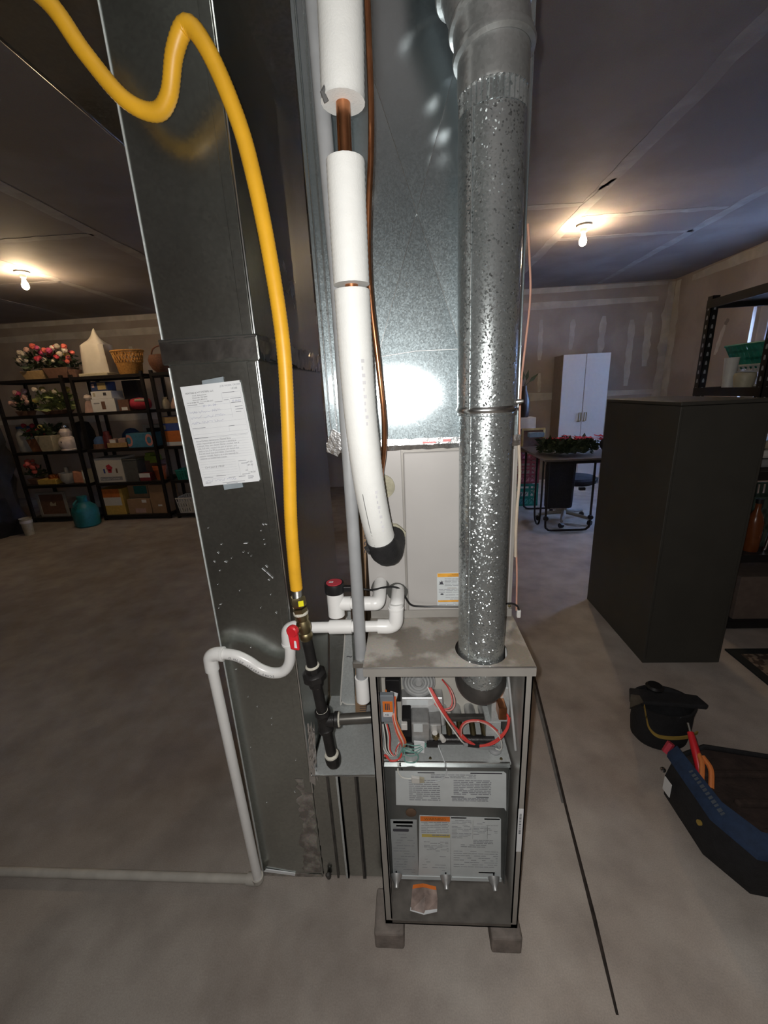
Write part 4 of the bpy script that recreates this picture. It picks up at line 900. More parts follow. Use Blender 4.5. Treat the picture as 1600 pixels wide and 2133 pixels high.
MB().hexa([V(-.207, 1.105, .425), V(-.172, 1.105, .425), V(-.172, 1.19, .425), V(-.207, 1.19, .425)], [V(-.163, 1.115, 1.105), V(-.130, 1.115, 1.105), V(-.130, 1.45, 1.105), V(-.163, 1.45, 1.105)]).build('carton', M_card, fc)
k = MB(); vz = (V(-.163, 1.115, 1.105) - V(-.207, 1.105, .425)).normalized()
k.text('Filtrete', .030, V(-.137, 1.1135, 1.085), -vz, V(1, 0, 0), .0015)
k.text('96', .022, V(-.165, 1.108, .70), -vz, V(1, 0, 0), .0015); k.text('III', .03, V(-.19, 1.1045, .46), -vz, V(1, 0, 0), .0015)
k.build('lettering', M_ink, fc)

# ================================================================== REFRIGERANT LINES, CONDUIT
suc = thing('suction_line', 'copper refrigerant pipe wrapped in thick white insulation, ending in black elbow', 'pipe', (-.08, .80, 1.1))
sp = [(-.078, .775, 2.35), (-.080, .775, 2.02), (-.086, .775, 1.85), (-.090, .778, 1.66), (-.091, .783, 1.45), (-.085, .795, 1.30), (-.076, .815, 1.20), (-.067, .838, 1.135)]
cs = resample(curve(sp, 12), .002)
def ribbed(pts, r_, step=.0045, amp=.0003, n=20):
    q_ = resample(pts, step); return MB().tube(q_, [r_ + (amp if i % 2 else -amp) for i in range(len(q_))], n)
up_ = [p for p in cs if p.z > 1.873]; lo_ = [p for p in cs if p.z < 1.806]
i1 = [p for p in lo_ if p.z > 1.6265]; i2 = [p for p in lo_ if p.z < 1.6215]
a = ribbed(up_, .0335).build('insulation', M_ins, suc, smooth=True)
b = ribbed(i1, .0308).build('insulation', M_ins, suc, smooth=True)
b2 = ribbed(i2, .0308).build('insulation', M_ins, suc, smooth=True)
MB().tube([p for p in cs if p.z > 1.13], .0112, 16).build('copper_tube', M_copper, suc, smooth=True)
MB().tube([(-.108, .757, 1.871), (-.112, .752, 1.880), (-.105, .757, 1.892)], .004, 8).build('torn_edge', M_insin, a, smooth=True)
# seam slit and faint marks down the foam
MB().tube([p + V(-.012, -.0300, 0) for p in i2 if p.z < 1.26], .0006, 6).build('slit', M_insin, b2)
k = MB()
for z in [1.50-.012*i for i in range(10)] + [1.26-.011*i for i in range(9)]:
    p_ = min(i2, key=lambda q: abs(q.z-z)); a_ = R(28)
    k.strip(p_ + V(.0308*math.sin(a_), -.0308*math.cos(a_), 0), V(math.cos(a_), math.sin(a_), 0), UZ, -.003, 0, random.choice((.003, .006)), .006, .0012)
k.build('faint_print', mat('faint_print', (.58, .58, .60), .6), b2)['kind'] = 'stuff'
ep = curve([(-.069, .832, 1.146), (-.062, .848, 1.112), (-.054, .875, 1.098), (-.048, .915, 1.104), (-.046, .94, 1.110)], 5)
MB().tube(ep, [.0325, .0335, .033, .034, .033, .034, .033, .0335, .032, .033, .032, .032, .031, .031, .03, .031, .03, .03, .029, .029, .029][:len(ep)], 18).build('foam_elbow', M_rubber, suc, smooth=True)
MB().prism([(-.104, 1.128), (-.094, 1.112), (-.09, 1.14)], (0, .825, 0), UX, UZ, .006).build('torn_flap', M_rubber, suc)
liq = MB().tube(curve([(-.040, .815, 2.35), (-.043, .815, 2.0), (-.046, .815, 1.86), (-.060, .820, 1.72), (-.062, .82, 1.62), (-.054, .822, 1.5), (-.049, .835, 1.40), (-.054, .86, 1.33), (-.064, .895, 1.275), (-.066, .92, 1.250), (-.066, .943, 1.243)], 8), .0052, 12).build('liquid_line', M_copper, smooth=True)
tag(liq, 'thin bare copper tube running down beside the white insulated pipe', 'pipe')
con = thing('conduit', 'straight grey plastic conduit running down beside the white insulated pipe', 'pipe', (-.128, .82, .76))
MB().tube([(-.133, .83, 2.4), (-.122, .828, 1.66), (-.126, .815, 1.0), (-.1285, .805, .80)], .0134, 18).build('conduit_tube', M_greyp, con, smooth=True)
bx(-.145, -.112, .788, .80, .846, .862).build('pipe_clamp', M_steel, con, bevel=.002)
MB().tube([(-.129, .805, .745), (-.1285, .805, .81)], .0165, 18).build('end_coupling', M_pvc, con, smooth=True)

# ================================================================== YELLOW GAS HOSE AND BLACK GAS PIPE
gas = thing('gas_hose', 'yellow corrugated gas hose looping down to the brass valve', 'hose', (-.25, .80, 1.04))
yp = [(-.62, .80, 2.12), (-.538, .80, 2.056), (-.500, .81, 1.995), (-.457, .825, 1.940), (-.412, .832, 1.922), (-.380, .825, 1.938), (-.350, .805, 1.980), (-.320, .795, 2.003), (-.293, .792, 1.972), (-.265, .79, 1.903), (-.246, .79, 1.826), (-.231, .79, 1.694), (-.224, .79, 1.54), (-.233, .79, 1.384), (-.248, .79, 1.209), (-.253, .79, 1.102), (-.254, .79, 1.046)]
q_ = resample(curve(yp, 14), .0032)
MB().tube(q_, [.0132 + (.0004 if i % 2 else -.0004) for i in range(len(q_))], 16).build('jacket', M_yellow, gas, smooth=True)
q_ = resample([V(-.254, .791, 1.048), V(-.2555, .794, 1.026)], .002)
MB().tube(q_, [.0105 + (.001 if i % 2 else -.001) for i in range(len(q_))], 14).build('bare_corrugation', M_steel, gas, smooth=True)
gp_ = thing('gas_pipe', 'black iron gas pipe with red handled valve, union, tee and drip leg', 'pipe', (-.22, .80, .55))
def along(z):   # pipe axis leans slightly
    t_ = (1.03 - z)/(1.03-.555); return V(-.2565 + .0405*t_, .796 + .004*t_, z)
axd = (along(.56) - along(1.0)).normalized()
def fit(prof, z, m_, name, n=20, par=None, **kw): return MB().lathe(prof, along(z), axis=-axd, n=n).build(name, m_, par or gp_, smooth=True, **kw)
fit([(0, -.012), (.0155, -.012), (.0175, -.008), (.0175, .008), (.0155, .012), (0, .012)], 1.017, M_brass, 'flare_nut', 6)
MB().prism([(-.250, 1.012), (-.2385, 1.014), (-.2385, 1.027), (-.250, 1.025)], (0, .7785, 0), UX, UZ, .001).build('yellow_tag', M_ytag, gp_)
fit([(0, -.006), (.0165, -.006), (.0165, .006), (0, .006)], .995, M_brass, 'hex_fitting', 6)
fit([(.0165, -.003), (.0172, 0), (.0165, .003)], .988, M_dope, 'thread_sealant')
vb = fit([(0, -.036), (.013, -.036), (.0155, -.03), (.0155, -.022), (.013, -.018), (.0165, -.008), (.0165, .004), (.013, .014), (.0155, .018), (.0155, .03), (0, .03)], .955, M_brass, 'valve_body')
MB().lathe([(0, 0), (.006, 0), (.006, .014), (0, .014)], along(.955) + V(-.008, -.014, 0), axis=(-.35, -.93, 0), n=12).build('valve_stem', M_brass, vb, smooth=True)
hd = MB(); hd.lathe([(0, 0), (.0125, 0), (.0135, .004), (.0135, .010), (.011, .013), (0, .013)], along(.957) + V(-.014, -.026, .004), axis=(-.25, -.97, 0), n=18)
hd = hd.build('valve_handle', M_red, vb, smooth=True)
hd2 = MB(); o_ = along(.957) + V(-.014, -.032, 0); hd2.hexa([o_+V(-.010, -.005, -.040), o_+V(.010, -.005, -.043), o_+V(.010, .005, -.043), o_+V(-.010, .005, -.040)], [o_+V(-.013, -.005, .010), o_+V(.010, -.005, .006), o_+V(.010, .005, .006), o_+V(-.013, .005, .010)])
hd2.build('handle_lever', M_red, vb, bevel=.003)
MB().prism([(-.004, -.034), (.002, -.035), (.001, -.018), (-.003, -.017)], o_ + V(.004, -.0052, 0), UX, UZ, .001).build('white_mark', M_paper, vb)
MB().tube([along(.925), along(.845)], .0128, 18).build('pipe_nipple', M_blackm, gp_, smooth=True)
fit([(.0135, -.003), (.0148, 0), (.0135, .003)], .924, M_dope, 'thread_sealant')
fit([(.0138, -.004), (.0165, -.002), (.0165, .002), (.0138, .004)], .846, M_dope, 'thread_sealant')
un = fit([(0, -.030), (.017, -.030), (.019, -.022), (.019, -.014), (.026, -.012), (.029, -.006), (.029, .006), (.024, .011), (.0185, .012), (.0185, .024), (0, .024)], .822, M_blackm, 'union', 8)
MB().tube([along(.795), along(.715)], .0128, 18).build('pipe_nipple', M_blackm, gp_, smooth=True)
fit([(.0135, -.003), (.0158, -.001), (.0158, .001), (.0135, .003)], .793, M_dope, 'thread_sealant')
fit([(.0135, -.004), (.0178, -.002), (.0178, .002), (.0135, .004)], .716, M_dope, 'thread_sealant')
tz = .690
te = fit([(0, -.030), (.0185, -.030), (.0195, -.022), (.0165, -.018), (.0165, .018), (.0195, .022), (.0185, .030), (0, .030)], tz, M_blackm, 'tee')
MB().lathe([(.016, 0), (.016, .024), (.0192, .026), (.0192, .034), (0, .034)], along(tz), axis=(1, .05, .03), n=18).build('tee_branch', M_blackm, te, smooth=True)
MB().lathe([(.014, 0), (.0178, .001), (.0178, .004), (.014, .005)], along(tz) + V(.034, .002, .001), axis=(1, .05, .03), n=16).build('thread_sealant', M_dope, te, smooth=True)
MB().tube([along(tz) + V(.034, .002, .001), (-.100, .806, .694)], .0128, 18).build('branch_pipe', mat('grey_iron', (.13, .125, .115), .35, .6, .2, 30), gp_, smooth=True)
MB().tube([along(.662), along(.585)], .0128, 18).build('drip_leg', M_blackm, gp_, smooth=True)
fit([(.0135, -.003), (.0158, -.001), (.0158, .001), (.0135, .003)], .660, M_steel, 'thread_sealant')
fit([(.0135, -.004), (.0178, -.002), (.0178, .002), (.0135, .005)], .584, M_dope, 'thread_sealant')
fit([(0, -.022), (.014, -.021), (.0175, -.012), (.0185, -.004), (.0185, .008), (.015, .010), (0, .010)], .572, M_blackm, 'pipe_cap')

# ================================================================== CONDENSATE LINES
cd = thing('condensate_drain', 'white plastic drain pipe with an S-bend running down to the floor', 'pipe', (-.51, .86, 0))
pr_ = .0134; fr_ = .0172
PY = .852
MB().tube(curve([(-.040, .94, .965), (-.040, .90, .967), (-.041, .865, .965), (-.043, .856, .955)], 5), .0165, 16).build('elbow', M_pvc, cd, smooth=True)
MB().tube(curve([(-.043, .856, .972), (-.043, PY, .950), (-.046, PY, .925), (-.060, PY, .9155), (-.088, PY, .9155)], 6), .0172, 18).build('elbow', M_pvc, cd, smooth=True)
k = MB().lathe([(.0172, 0), (.0186, .001), (.0186, .006), (.0172, .007)], (-.043, PY+.002, .958), axis=(0, 0, 1), n=18).build('elbow_lip', M_pvc, cd, smooth=True)
MB().tube([(-.08, PY, .9155), (-.30, PY, .914)], pr_, 16).build('straight_pipe', M_pvc, cd, smooth=True)
MB().tube([(-.150, PY, .9155), (-.204, PY, .915)], .0172, 18).build('coupling', M_pvc, cd, smooth=True)
MB().tube(curve([(-.272, PY, .914), (-.292, PY, .914), (-.305, PY, .906), (-.308, PY, .888), (-.3085, PY, .868)], 6), .0172, 18).build('elbow', M_pvc, cd, smooth=True)
MB().lathe([(.0172, 0), (.0186, .001), (.0186, .006), (.0172, .007)], (-.3085, PY, .868), axis=(0, 0, 1), n=18).build('elbow_lip', M_pvc, cd, smooth=True)
sb_ = curve([(-.3085, PY, .872), (-.309, PY, .845), (-.316, PY, .812), (-.334, PY, .790), (-.362, PY, .786), (-.392, PY, .798), (-.418, PY, .820), (-.445, PY, .836), (-.472, PY, .842), (-.492, PY, .842)], 6)
MB().tube(sb_, pr_, 16).build('bent_pipe', M_pvc, cd, smooth=True)
MB().tube(curve([(-.478, PY, .842), (-.500, PY, .842), (-.513, PY, .834), (-.5155, PY, .816), (-.5155, PY, .796)], 6), .0172, 18).build('elbow', M_pvc, cd, smooth=True)
MB().lathe([(.0172, 0), (.0186, .001), (.0186, .006), (.0172, .007)], (-.478, PY, .842), axis=(-1, 0, 0), n=18).build('elbow_lip', M_pvc, cd, smooth=True)
MB().tube([(-.5155, PY, .80), (-.512, PY+.006, .40), (-.509, PY+.012, .02)], pr_, 16).build('down_pipe', M_pvc, cd, smooth=True)
k = MB()
for i in range(26):
    if random.random() < .75: k.strip((-.5295+.0004*i/26, PY-.002, .77-.0155*i), V(.5, -.86, 0), UZ, 0, 0, .004, random.uniform(.004, .012), .0012)
k.build('purple_print', mat('primer_purple', (.35, .16, .30), .6), cd)
# printed words along the bend, upside down
k = MB(); body = 'SCH40 480PSI ASTM D'
cp_ = resample(sb_, .0010); i0 = next(i for i, p in enumerate(cp_) if p.x < -.352)
for i, ch in enumerate(body):
    if ch == ' ': continue
    j_ = min(len(cp_)-2, i0 + int(i*6.6)); p = cp_[j_]; t_ = (cp_[j_+1]-cp_[j_-1]).normalized()
    up2 = t_.cross(V(0, 1, 0)); up2 = up2 if up2.z < 0 else -up2
    k.text(ch, .0085, p + V(0, -pr_, 0) - up2*.003, t_, up2, .0003)
k.build('printed_lettering', M_ink, cd)
MB().tube(curve([(-.509, PY+.012, .036), (-.510, .866, .02), (-.522, .868, .0155), (-.545, .869, .0155)], 5), .0172, 16).build('floor_elbow', M_pvcd, cd, smooth=True)
MB().tube([(-.54, .869, .0145), (-3.6, .872, .0145)], pr_, 14).build('floor_pipe', M_pvcd, cd, smooth=True)
fs_ = thing('float_switch', 'white overflow tee with black cap and red top, wired to a black cord', 'switch', (-.184, .86, .95))
FY = .862
MB().tube([(-.1865, FY, .942), (-.186, FY, 1.006)], .0200, 22).build('tee_body', M_pvc, fs_, smooth=True)
MB().tube([(-.186, FY, .972), (-.150, FY, .972)], .0168, 18).build('tee_branch', M_pvc, fs_, smooth=True)
cap_ = MB().lathe([(0, 0), (.0225, 0), (.0235, .003), (.0235, .020), (.0225, .024), (0, .024)], (-.186, FY, 1.003), n=28).build('cap', M_black, fs_, smooth=True)
MB().lathe([(0, 0), (.0185, 0), (.0185, .0012), (0, .0012)], (-.186, FY, 1.027), n=28).build('red_top', mat('red_label', (.50, .05, .07), .4), cap_, smooth=True)
k = MB(); k.strip((-.186, FY, 1.0284), UX, V(0, 1, 0), -.012, -.004, .010, .007, .0002); k.build('white_label', M_paper, cap_)
k = MB().text('US', .006, (-.1975, FY-.0025, 1.0287), UX, V(0, 1, 0), .0003); k.text('v', .008, (-.182, FY-.002, 1.0284), UX, V(0, 1, 0), .0003); k.build('lettering', M_ink, cap_)
bx(-.166, -.146, FY-.006, FY+.006, 1.004, 1.018).build('cord_clip', M_black, fs_, bevel=.002)
MB().tube([(-.155, FY, .972), (-.10, FY, .971)], pr_, 16).build('pipe', M_pvc, fs_, smooth=True)
MB().tube([(-.128, FY, .971), (-.092, FY, .971)], .0168, 18).build('coupling', M_pvc, fs_, smooth=True)
MB().tube(curve([(-.104, FY, .971), (-.088, FY, .972), (-.084, .878, .976), (-.084, .91, .982), (-.084, .941, .984)], 5), .0165, 18).build('elbow', M_pvc, fs_, smooth=True)
MB().tube(curve([(-.150, FY, 1.011), (-.13, FY+.01, 1.006), (-.10, .88, .997), (-.06, .905, .992), (-.035, .915, .980), (-.022, .92, .955), (-.008, .925, .930), (.02, .93, .922), (.06, .932, .920), (.12, .93, .920), (.2, .93, .922), (.24, .935, .924), (.258, .94, .915), (.268, .95, .895)], 6), .0026, 8).build('cord', M_black, fs_, smooth=True)
bx(.262, .272, .945, .955, .876, .897).build('wire_splice', M_whited, fs_, bevel=.002)
tw = MB().tube(curve([(.2445, .938, 1.75), (.250, .936, 1.69), (.255, .936, 1.62), (.250, .938, 1.53), (.2455, .939, 1.46), (.2455, .94, 1.38), (.251, .942, 1.25), (.2505, .942, 1.10), (.256, .942, 1.0), (.259, .942, .90)], 7), .0022, 8).build('thermostat_wire', M_wsalmon, smooth=True)
tag(tw, 'salmon thermostat wire hanging down the right side of the plenum', 'wire')
tw = MB().tube(curve([(.246, .938, 1.32), (.250, .936, 1.25), (.247, .936, 1.15), (.249, .936, 1.05)], 6), .0035, 8).build('low_voltage_wire', M_wtan, smooth=True)
tag(tw, 'short tan cable along the right edge of the coil cabinet', 'wire')

# ================================================================== RIGHT SIDE
cabn = thing('steel_cabinet', 'tall plain charcoal steel cabinet standing on the bare concrete floor', 'cabinet', (1.39, 2.28, 0))
KX0, KX1, KY0, KY1, KZ = 1.200, 1.588, 1.925, 2.626, 1.342
bx(KX0, KX1, KY0, KY1, .0, KZ-.018).build('carcass', M_cab, cabn, bevel=.003)
bx(KX0-.001, KX1+.001, KY0-.001, KY1+.001, KZ-.016, KZ).build('top_panel', M_cab, cabn, bevel=.003)
for x in (KX0+.012, KX1-.014): bx(x, x+.002, KY0-.002, KY0, .03, KZ-.03).build('back_flange', M_cab, cabn)

# slotted steel shelving at right, back and front posts on its left end
def slotted_post(x, y, z0, z1, par, ny=1):
    p = MB(); p.box(x, x+.04, y, y+.003, z0, z1); p.box(x, x+.003, y, y+.04, z0, z1)
    p = p.build('post', M_shelf, par)
    k_ = MB(); z = z0+.06
    while z < z1-.03:
        k_.prism([(-.006, 0), (.006, 0), (.006, .012), (.003, .022), (-.003, .022), (-.006, .012)], (x+.021, y-.0002, z), UX, UZ, .0006)
        k_.prism([(-.006, 0), (.006, 0), (.006, .012), (.003, .022), (-.003, .022), (-.006, .012)], (x-.0002, y+.021, z), V(0, -1, 0), UZ, .0006)
        z += .05
    k_.build('slot', M_greyp, p)['kind'] = 'stuff'
SR = thing('metal_shelving', 'black slotted steel shelving unit behind and beside the charcoal cabinet', 'shelf', (2.4, 2.55, 0))
SX0, SX1, SY0, SY1, ST = 1.757, 2.95, 2.22, 2.725, 1.885
for x in (SX0, SX1-.04):
    for y in (SY0, SY1-.04): slotted_post(x, y, 0, ST, SR)
for z in (.015, .435, .905, 1.335, ST-.065):
    c = MB(); c.box(SX0+.003, SX1-.003, SY0-.004, SY0+.012, z, z+.045); c.box(SX0+.003, SX1-.003, SY1-.012, SY1+.004, z, z+.045)
    c.box(SX0-.004, SX0+.012, SY0+.003, SY1-.003, z, z+.045); c.box(SX1-.012, SX1+.004, SY0+.003, SY1-.003, z, z+.045)
    f = c.build('shelf_beam', M_shelf, SR)
    bx(SX0+.012, SX1-.012, SY0+.012, SY1-.012, z+.028, z+.040).build('shelf_board', M_shelfb, SR)
def basket(name, label, cat, x, y, z, wx, wy, h, m, group=None, slots=True, taper=.86, th=.004, du_=.30):
    t_ = thing(name, label, cat, (x, y, z), group)
    # open tapered tub with wall slats and a rim
    b0 = [V(x+sx*wx/2*taper, y+sy*wy/2*taper, z) for sx, sy in ((-1, -1), (1, -1), (1, 1), (-1, 1))]
    t0 = [V(x+sx*wx/2, y+sy*wy/2, z+h) for sx, sy in ((-1, -1), (1, -1), (1, 1), (-1, 1))]
    mb = MB(); mb.hexa(b0, [p + V(0, 0, .006) for p in b0]); mb.build('base', m, t_)
    w_ = MB()
    for e in range(4):
        a0, a1, c0, c1 = b0[e], b0[(e+1) % 4], t0[e], t0[(e+1) % 4]
        n_ = max(5, int((a1-a0).length/.028)); nz = (a1-a0).cross(V(0, 0, 1)).normalized()*th
        for i in range(n_+1):
            u = i/n_; du = du_/n_
            p0, p1 = a0.lerp(a1, max(0, u-du)), a0.lerp(a1, min(1, u+du)); q0, q1 = c0.lerp(c1, max(0, u-du)), c0.lerp(c1, min(1, u+du))
            w_.hexa([p0, p1, p1+nz, p0+nz], [q0, q1, q1+nz, q0+nz])
        for v_ in (.0, .36, .68):
            p0, p1 = a0.lerp(c0, v_), a1.lerp(c1, v_); q0, q1 = a0.lerp(c0, v_+.10), a1.lerp(c1, v_+.10)
            w_.hexa([p0, p1, p1+nz, p0+nz], [q0, q1, q1+nz, q0+nz])
    w_.build('slatted_wall', m, t_)
    r_ = MB(); r_.tube([t0[0], t0[1], t0[2], t0[3], t0[0]], .007, 8); r_.build('rim', m, t_)
    return t_
basket('laundry_basket', 'pale slatted laundry basket under the teal basket on the right steel shelves', 'basket', 2.27, 2.47, 1.377, .72, .42, .115, M_clearp, du_=.2)
basket('teal_laundry_basket', 'teal plastic basket stacked in the pale basket in front of the window', 'basket', 2.27, 2.47, 1.475, .78, .45, .13, M_tealb, du_=.40)
t = thing('tumbler', 'tall pinkish white tumbler in front of the teal basket', 'cup', (1.805, 2.52, 1.377))
MB().lathe([(0, 0), (.026, 0), (.034, .155), (.036, .16), (.034, .16), (.025, .006), (0, .006)], (1.805, 2.52, 1.377), n=24).build('cup_body', M_whited, t, smooth=True)
MB().lathe([(0, 0), (.04, 0), (.045, .03), (.05, .06), (.044, .075), (.02, .08), (0, .08)], (1.815, 2.42, 1.377), n=20).build('cream_bowl', M_cream, smooth=True)
tag(bpy.data.objects['cream_bowl'], 'small round cream bowl beside the tumbler on the steel shelf', 'bowl')
t = thing('folded_cloth', 'grey folded blanket stack on the second right steel shelf', 'blanket', (2.05, 2.5, .945))
for i, h in enumerate((0, .05, .10)): bx(1.90, 2.25, 2.33+.01*i, 2.66, .946+h, .946+h+.046).build('fold', (M_greyp, M_whited, M_cream)[i], t, bevel=.015)
t = thing('potted_succulent', 'small white pot with green plant on the grey blankets', 'plant', (2.05, 2.4, 1.096))
MB().lathe([(0, 0), (.035, 0), (.048, .06), (.044, .06), (.034, .05), (0, .05)], (2.05, 2.4, 1.093), n=20).build('pot', M_whited, t, smooth=True)
k = MB(); random.seed(5)
for i in range(24):
    a_ = random.uniform(0, 2*PI); e_ = V(math.cos(a_)*.05, math.sin(a_)*.05, random.uniform(.02, .07)); b_ = V(2.05, 2.4, 1.143)
    s_ = V(-math.sin(a_), math.cos(a_), 0)*.012
    k.add([b_, b_+e_*.5+s_, b_+e_, b_+e_*.5-s_], [(0, 1, 2, 3)])
k.build('foliage', M_leaf2, t)
basket('green_tub', 'dark green tub on the lower right steel shelf', 'tub', 2.13, 2.5, .476, .42, .34, .30, mat('dull_green', (.06, .09, .07), .6))
t = thing('brown_bottle', 'brown glass bottle on the lower right steel shelf', 'bottle', (1.93, 2.30, .476))
MB().lathe([(0, 0), (.038, 0), (.04, .01), (.04, .17), (.03, .21), (.014, .24), (.014, .28), (0, .28)], (1.93, 2.30, .476), n=24).build('bottle_body', mat('amber_glass', (.16, .045, .012), .25), t, smooth=True)
MB().lathe([(0, 0), (.016, 0), (.016, .025), (0, .025)], (1.93, 2.30, .754), n=16).build('cap', M_black, t, smooth=True)
cr = thing('chrome_rod', 'chrome rod standing at the right end of the lower steel shelf', 'rod', (1.99, 2.268, .476))
MB().tube([(1.985, 2.268, .478), (2.035, 2.275, .90)], .007, 12).build('shaft', M_chrome, cr, smooth=True)
MB().lathe([(.011, 0), (.011, .03), (0, .03)], (1.985, 2.268, .476), n=12).build('tip', M_chrome, cr, smooth=True)
def carton(name, label, cat, x0, x1, y0, y1, z0, z1, m, prints=(), group=None, rz=0.0, tape=True):
    cx_, cy_ = (x0+x1)/2, (y0+y1)/2
    t_ = thing(name, label, cat, (cx_, cy_, z0), group)
    bx(x0, x1, y0, y1, z0, z1).build('carton', m, t_, bevel=.003)
    if tape: bx(x0+.004, x1-.004, cy_-.02, cy_+.02, z1, z1+.0008).build('tape_strip', M_cream, t_)
    for px, pz_, pw, ph, pm, pn in prints:
        bx(x0+px*(x1-x0), x0+(px+pw)*(x1-x0), y0-.0012, y0-.0002, z0+pz_*(z1-z0), z0+(pz_+ph)*(z1-z0)).build(pn, pm, t_)
    t_.rotation_euler.z = rz
    return t_
carton('storage_carton', 'wide brown carton on the bottom right steel shelf', 'box', 1.88, 2.55, 2.25, 2.68, .056, .33, mat('dull_card', (.16, .12, .10), .85))
# rug in front of the shelving
rg = thing('rug', 'dark bordered ornate rug lying on the floor below the steel shelving', 'rug', (2.3, 1.75, 0))
bx(1.735, 2.95, 1.33, 1.985, .001, .008).build('field', M_rug, rg)
c = MB(); c.box(1.69, 1.735, 1.28, 2.03, .001, .010); c.box(1.735, 2.95, 1.985, 2.03, .001, .010); c.box(1.735, 2.95, 1.28, 1.33, .001, .010); c.build('border', M_rugb, rg)

# tool bag and pouch
tb = thing('tool_bag', 'black and blue tool bag full of tools lying at the right edge', 'bag', (1.05, 1.03, 0))
bl = [V(.872, 1.155, 0), V(.875, .965, 0), V(.935, .865, 0), V(1.30, .80, 0), V(1.34, 1.13, 0), V(1.0, 1.20, 0)]
tl = [V(.868, 1.150, .20), V(.872, .955, .20), V(.925, .865, .20), V(1.29, .80, .20), V(1.33, 1.13, .20), V(1.0, 1.20, .20)]
c = MB(); n = 6
mid = [(p+q)/2 + (((p+q)/2 - V(1.08, 1.0, .1))*V(1, 1, 0)).normalized()*.018 if False else (p+q)/2 for p, q in zip(bl, tl)]
cen = V(1.08, 1.0, 0)
def outw(p, k_): dv = V(p.x-cen.x, p.y-cen.y, 0).normalized(); return p + dv*k_
rings = [[outw(p, -.02) + V(0, 0, .002) for p in bl], [outw(p.lerp(q, .15), .008) for p, q in zip(bl, tl)], [outw(p.lerp(q, .55), .015) for p, q in zip(bl, tl)], tl]
vs = [p for r_ in rings for p in r_]
c.add(vs, [tuple(range(n-1, -1, -1))] + [(k_*n+i, k_*n+(i+1) % n, (k_+1)*n+(i+1) % n, (k_+1)*n+i) for k_ in range(3) for i in range(n)])
c.build('bag_body', M_tool, tb, smooth=True)
c = MB(); c.add([p + V(0, 0, -.012) for p in tl] + [V(1.09, 1.0, .185)], [(i, (i+1) % n, n) for i in range(n)]); c.build('bag_interior', M_toolin, tb)
rimp = tl + [tl[0]]
MB().tube(rimp, .008, 8).build('rim_piping', M_tool, tb, smooth=True)
# blue flap along the long near side
fl1 = [V(.860, 1.17, .206), V(.862, .953, .206), V(.913, .850, .206), V(1.02, .826, .206)]
fl2 = [V(.890, 1.175, .230), V(.893, .970, .234), V(.938, .885, .234), V(1.03, .862, .230)]
fl0 = [V(.856, 1.165, .192), V(.854, .950, .188), V(.905, .845, .186), V(1.02, .820, .188)]
c = MB(); c.add(fl0+fl1+fl2, [(i, i+1, 4+i+1, 4+i) for i in range(3)] + [(4+i, 5+i, 9+i, 8+i) for i in range(3)]); c.build('blue_flap', M_toolb, tb, smooth=True)
k = MB()
for i in range(12):
    yv = 1.08 - i*.0125; wv = random.uniform(.006, .010)
    k.add([V(.8735, yv, .2225), V(.8735, yv-wv, .2225), V(.8835, yv-wv, .2300), V(.8835, yv, .2300)], [(0, 1, 2, 3)])
k.v = [p + V(-.004, 0, .001) for p in k.v]; k.build('faded_lettering', mat('faded_ink', (.075, .09, .11), .8), tb)
for x0_, x1_, y_ in ((.93, 1.3, 1.10), (.96, 1.3, 1.0), (.98, 1.28, .92)):
    bx(x0_, x1_, y_-.012, y_+.012, .05, random.uniform(.19, .205)).build('inner_pocket', M_toolin, tb, bevel=.008)
MB().prism([(0, 0), (.034, 0), (.034, .055), (0, .055)], (.8405, 1.135, .085), V(.06, -1, 0), UZ, .002).build('white_tag', M_paper, tb)
MB().lathe([(0, 0), (.008, 0), (.008, .006), (0, .006)], (.858, .985, .13), axis=(-1, -.1, .2), n=14).build('yellow_button', M_strap, tb, smooth=True)
MB().lathe([(0, 0), (.008, .004), (.009, .010), (.006, .016), (0, .018)], (.862, 1.17, .125), axis=(-1, 0, .4), n=14).build('chrome_stud', M_chrome, tb, smooth=True)
sd = thing('screwdriver', 'red handled screwdriver leaning in the tool bag beside the pouch', 'screwdriver', (.95, 1.15, .2))
MB().tube([(.925, 1.10, .185), (.935, 1.15, .232), (.945, 1.20, .262)], [.010, .013, .010], 10).build('handle', M_red, sd, smooth=True)
MB().tube([(.945, 1.20, .262), (.950, 1.225, .278)], .004, 8).build('shaft', M_steel, sd, smooth=True)
pl = thing('red_pliers', 'dull red pliers handles showing in the tool bag opening', 'pliers', (.96, 1.08, .2))
MB().tube(curve([(.905, 1.065, .19), (.93, 1.11, .225), (.938, 1.14, .23)]), [.008]*13, 8).build('handle', M_worange, pl, smooth=True)
MB().tube(curve([(.925, 1.05, .19), (.945, 1.09, .222), (.945, 1.13, .23)]), [.008]*13, 8).build('handle', M_worange, pl, smooth=True)
for i, (x, y, z, lab) in enumerate(((.99, .875, .215, 'orange plastic fitting in the tool bag nearest its front corner'), (1.02, .91, .21, 'yellow tipped fitting in the tool bag near its front corner'))):
    o_ = MB().lathe([(0, 0), (.014, 0), (.018, .012), (.014, .028), (.006, .034), (0, .034)], (x, y, z-.02), axis=(-.3, -.2, 1), n=14).build('plastic_fitting', (M_worange, M_strap)[i], smooth=True); tag(o_, lab, 'fitting', 'fittings in the tool bag')
o_ = MB().tube([(.862, 1.185, .19), (.880, 1.19, .225)], .012, 6).build('red_flashlight', M_redp, smooth=True); tag(o_, 'small red flashlight end at the back corner of the tool bag', 'flashlight')
pc = thing('tool_pouch', 'small round black pouch with yellow strap standing behind the tool bag', 'bag', (1.01, 1.42, 0))
pcn = (1.005, 1.44, 0)
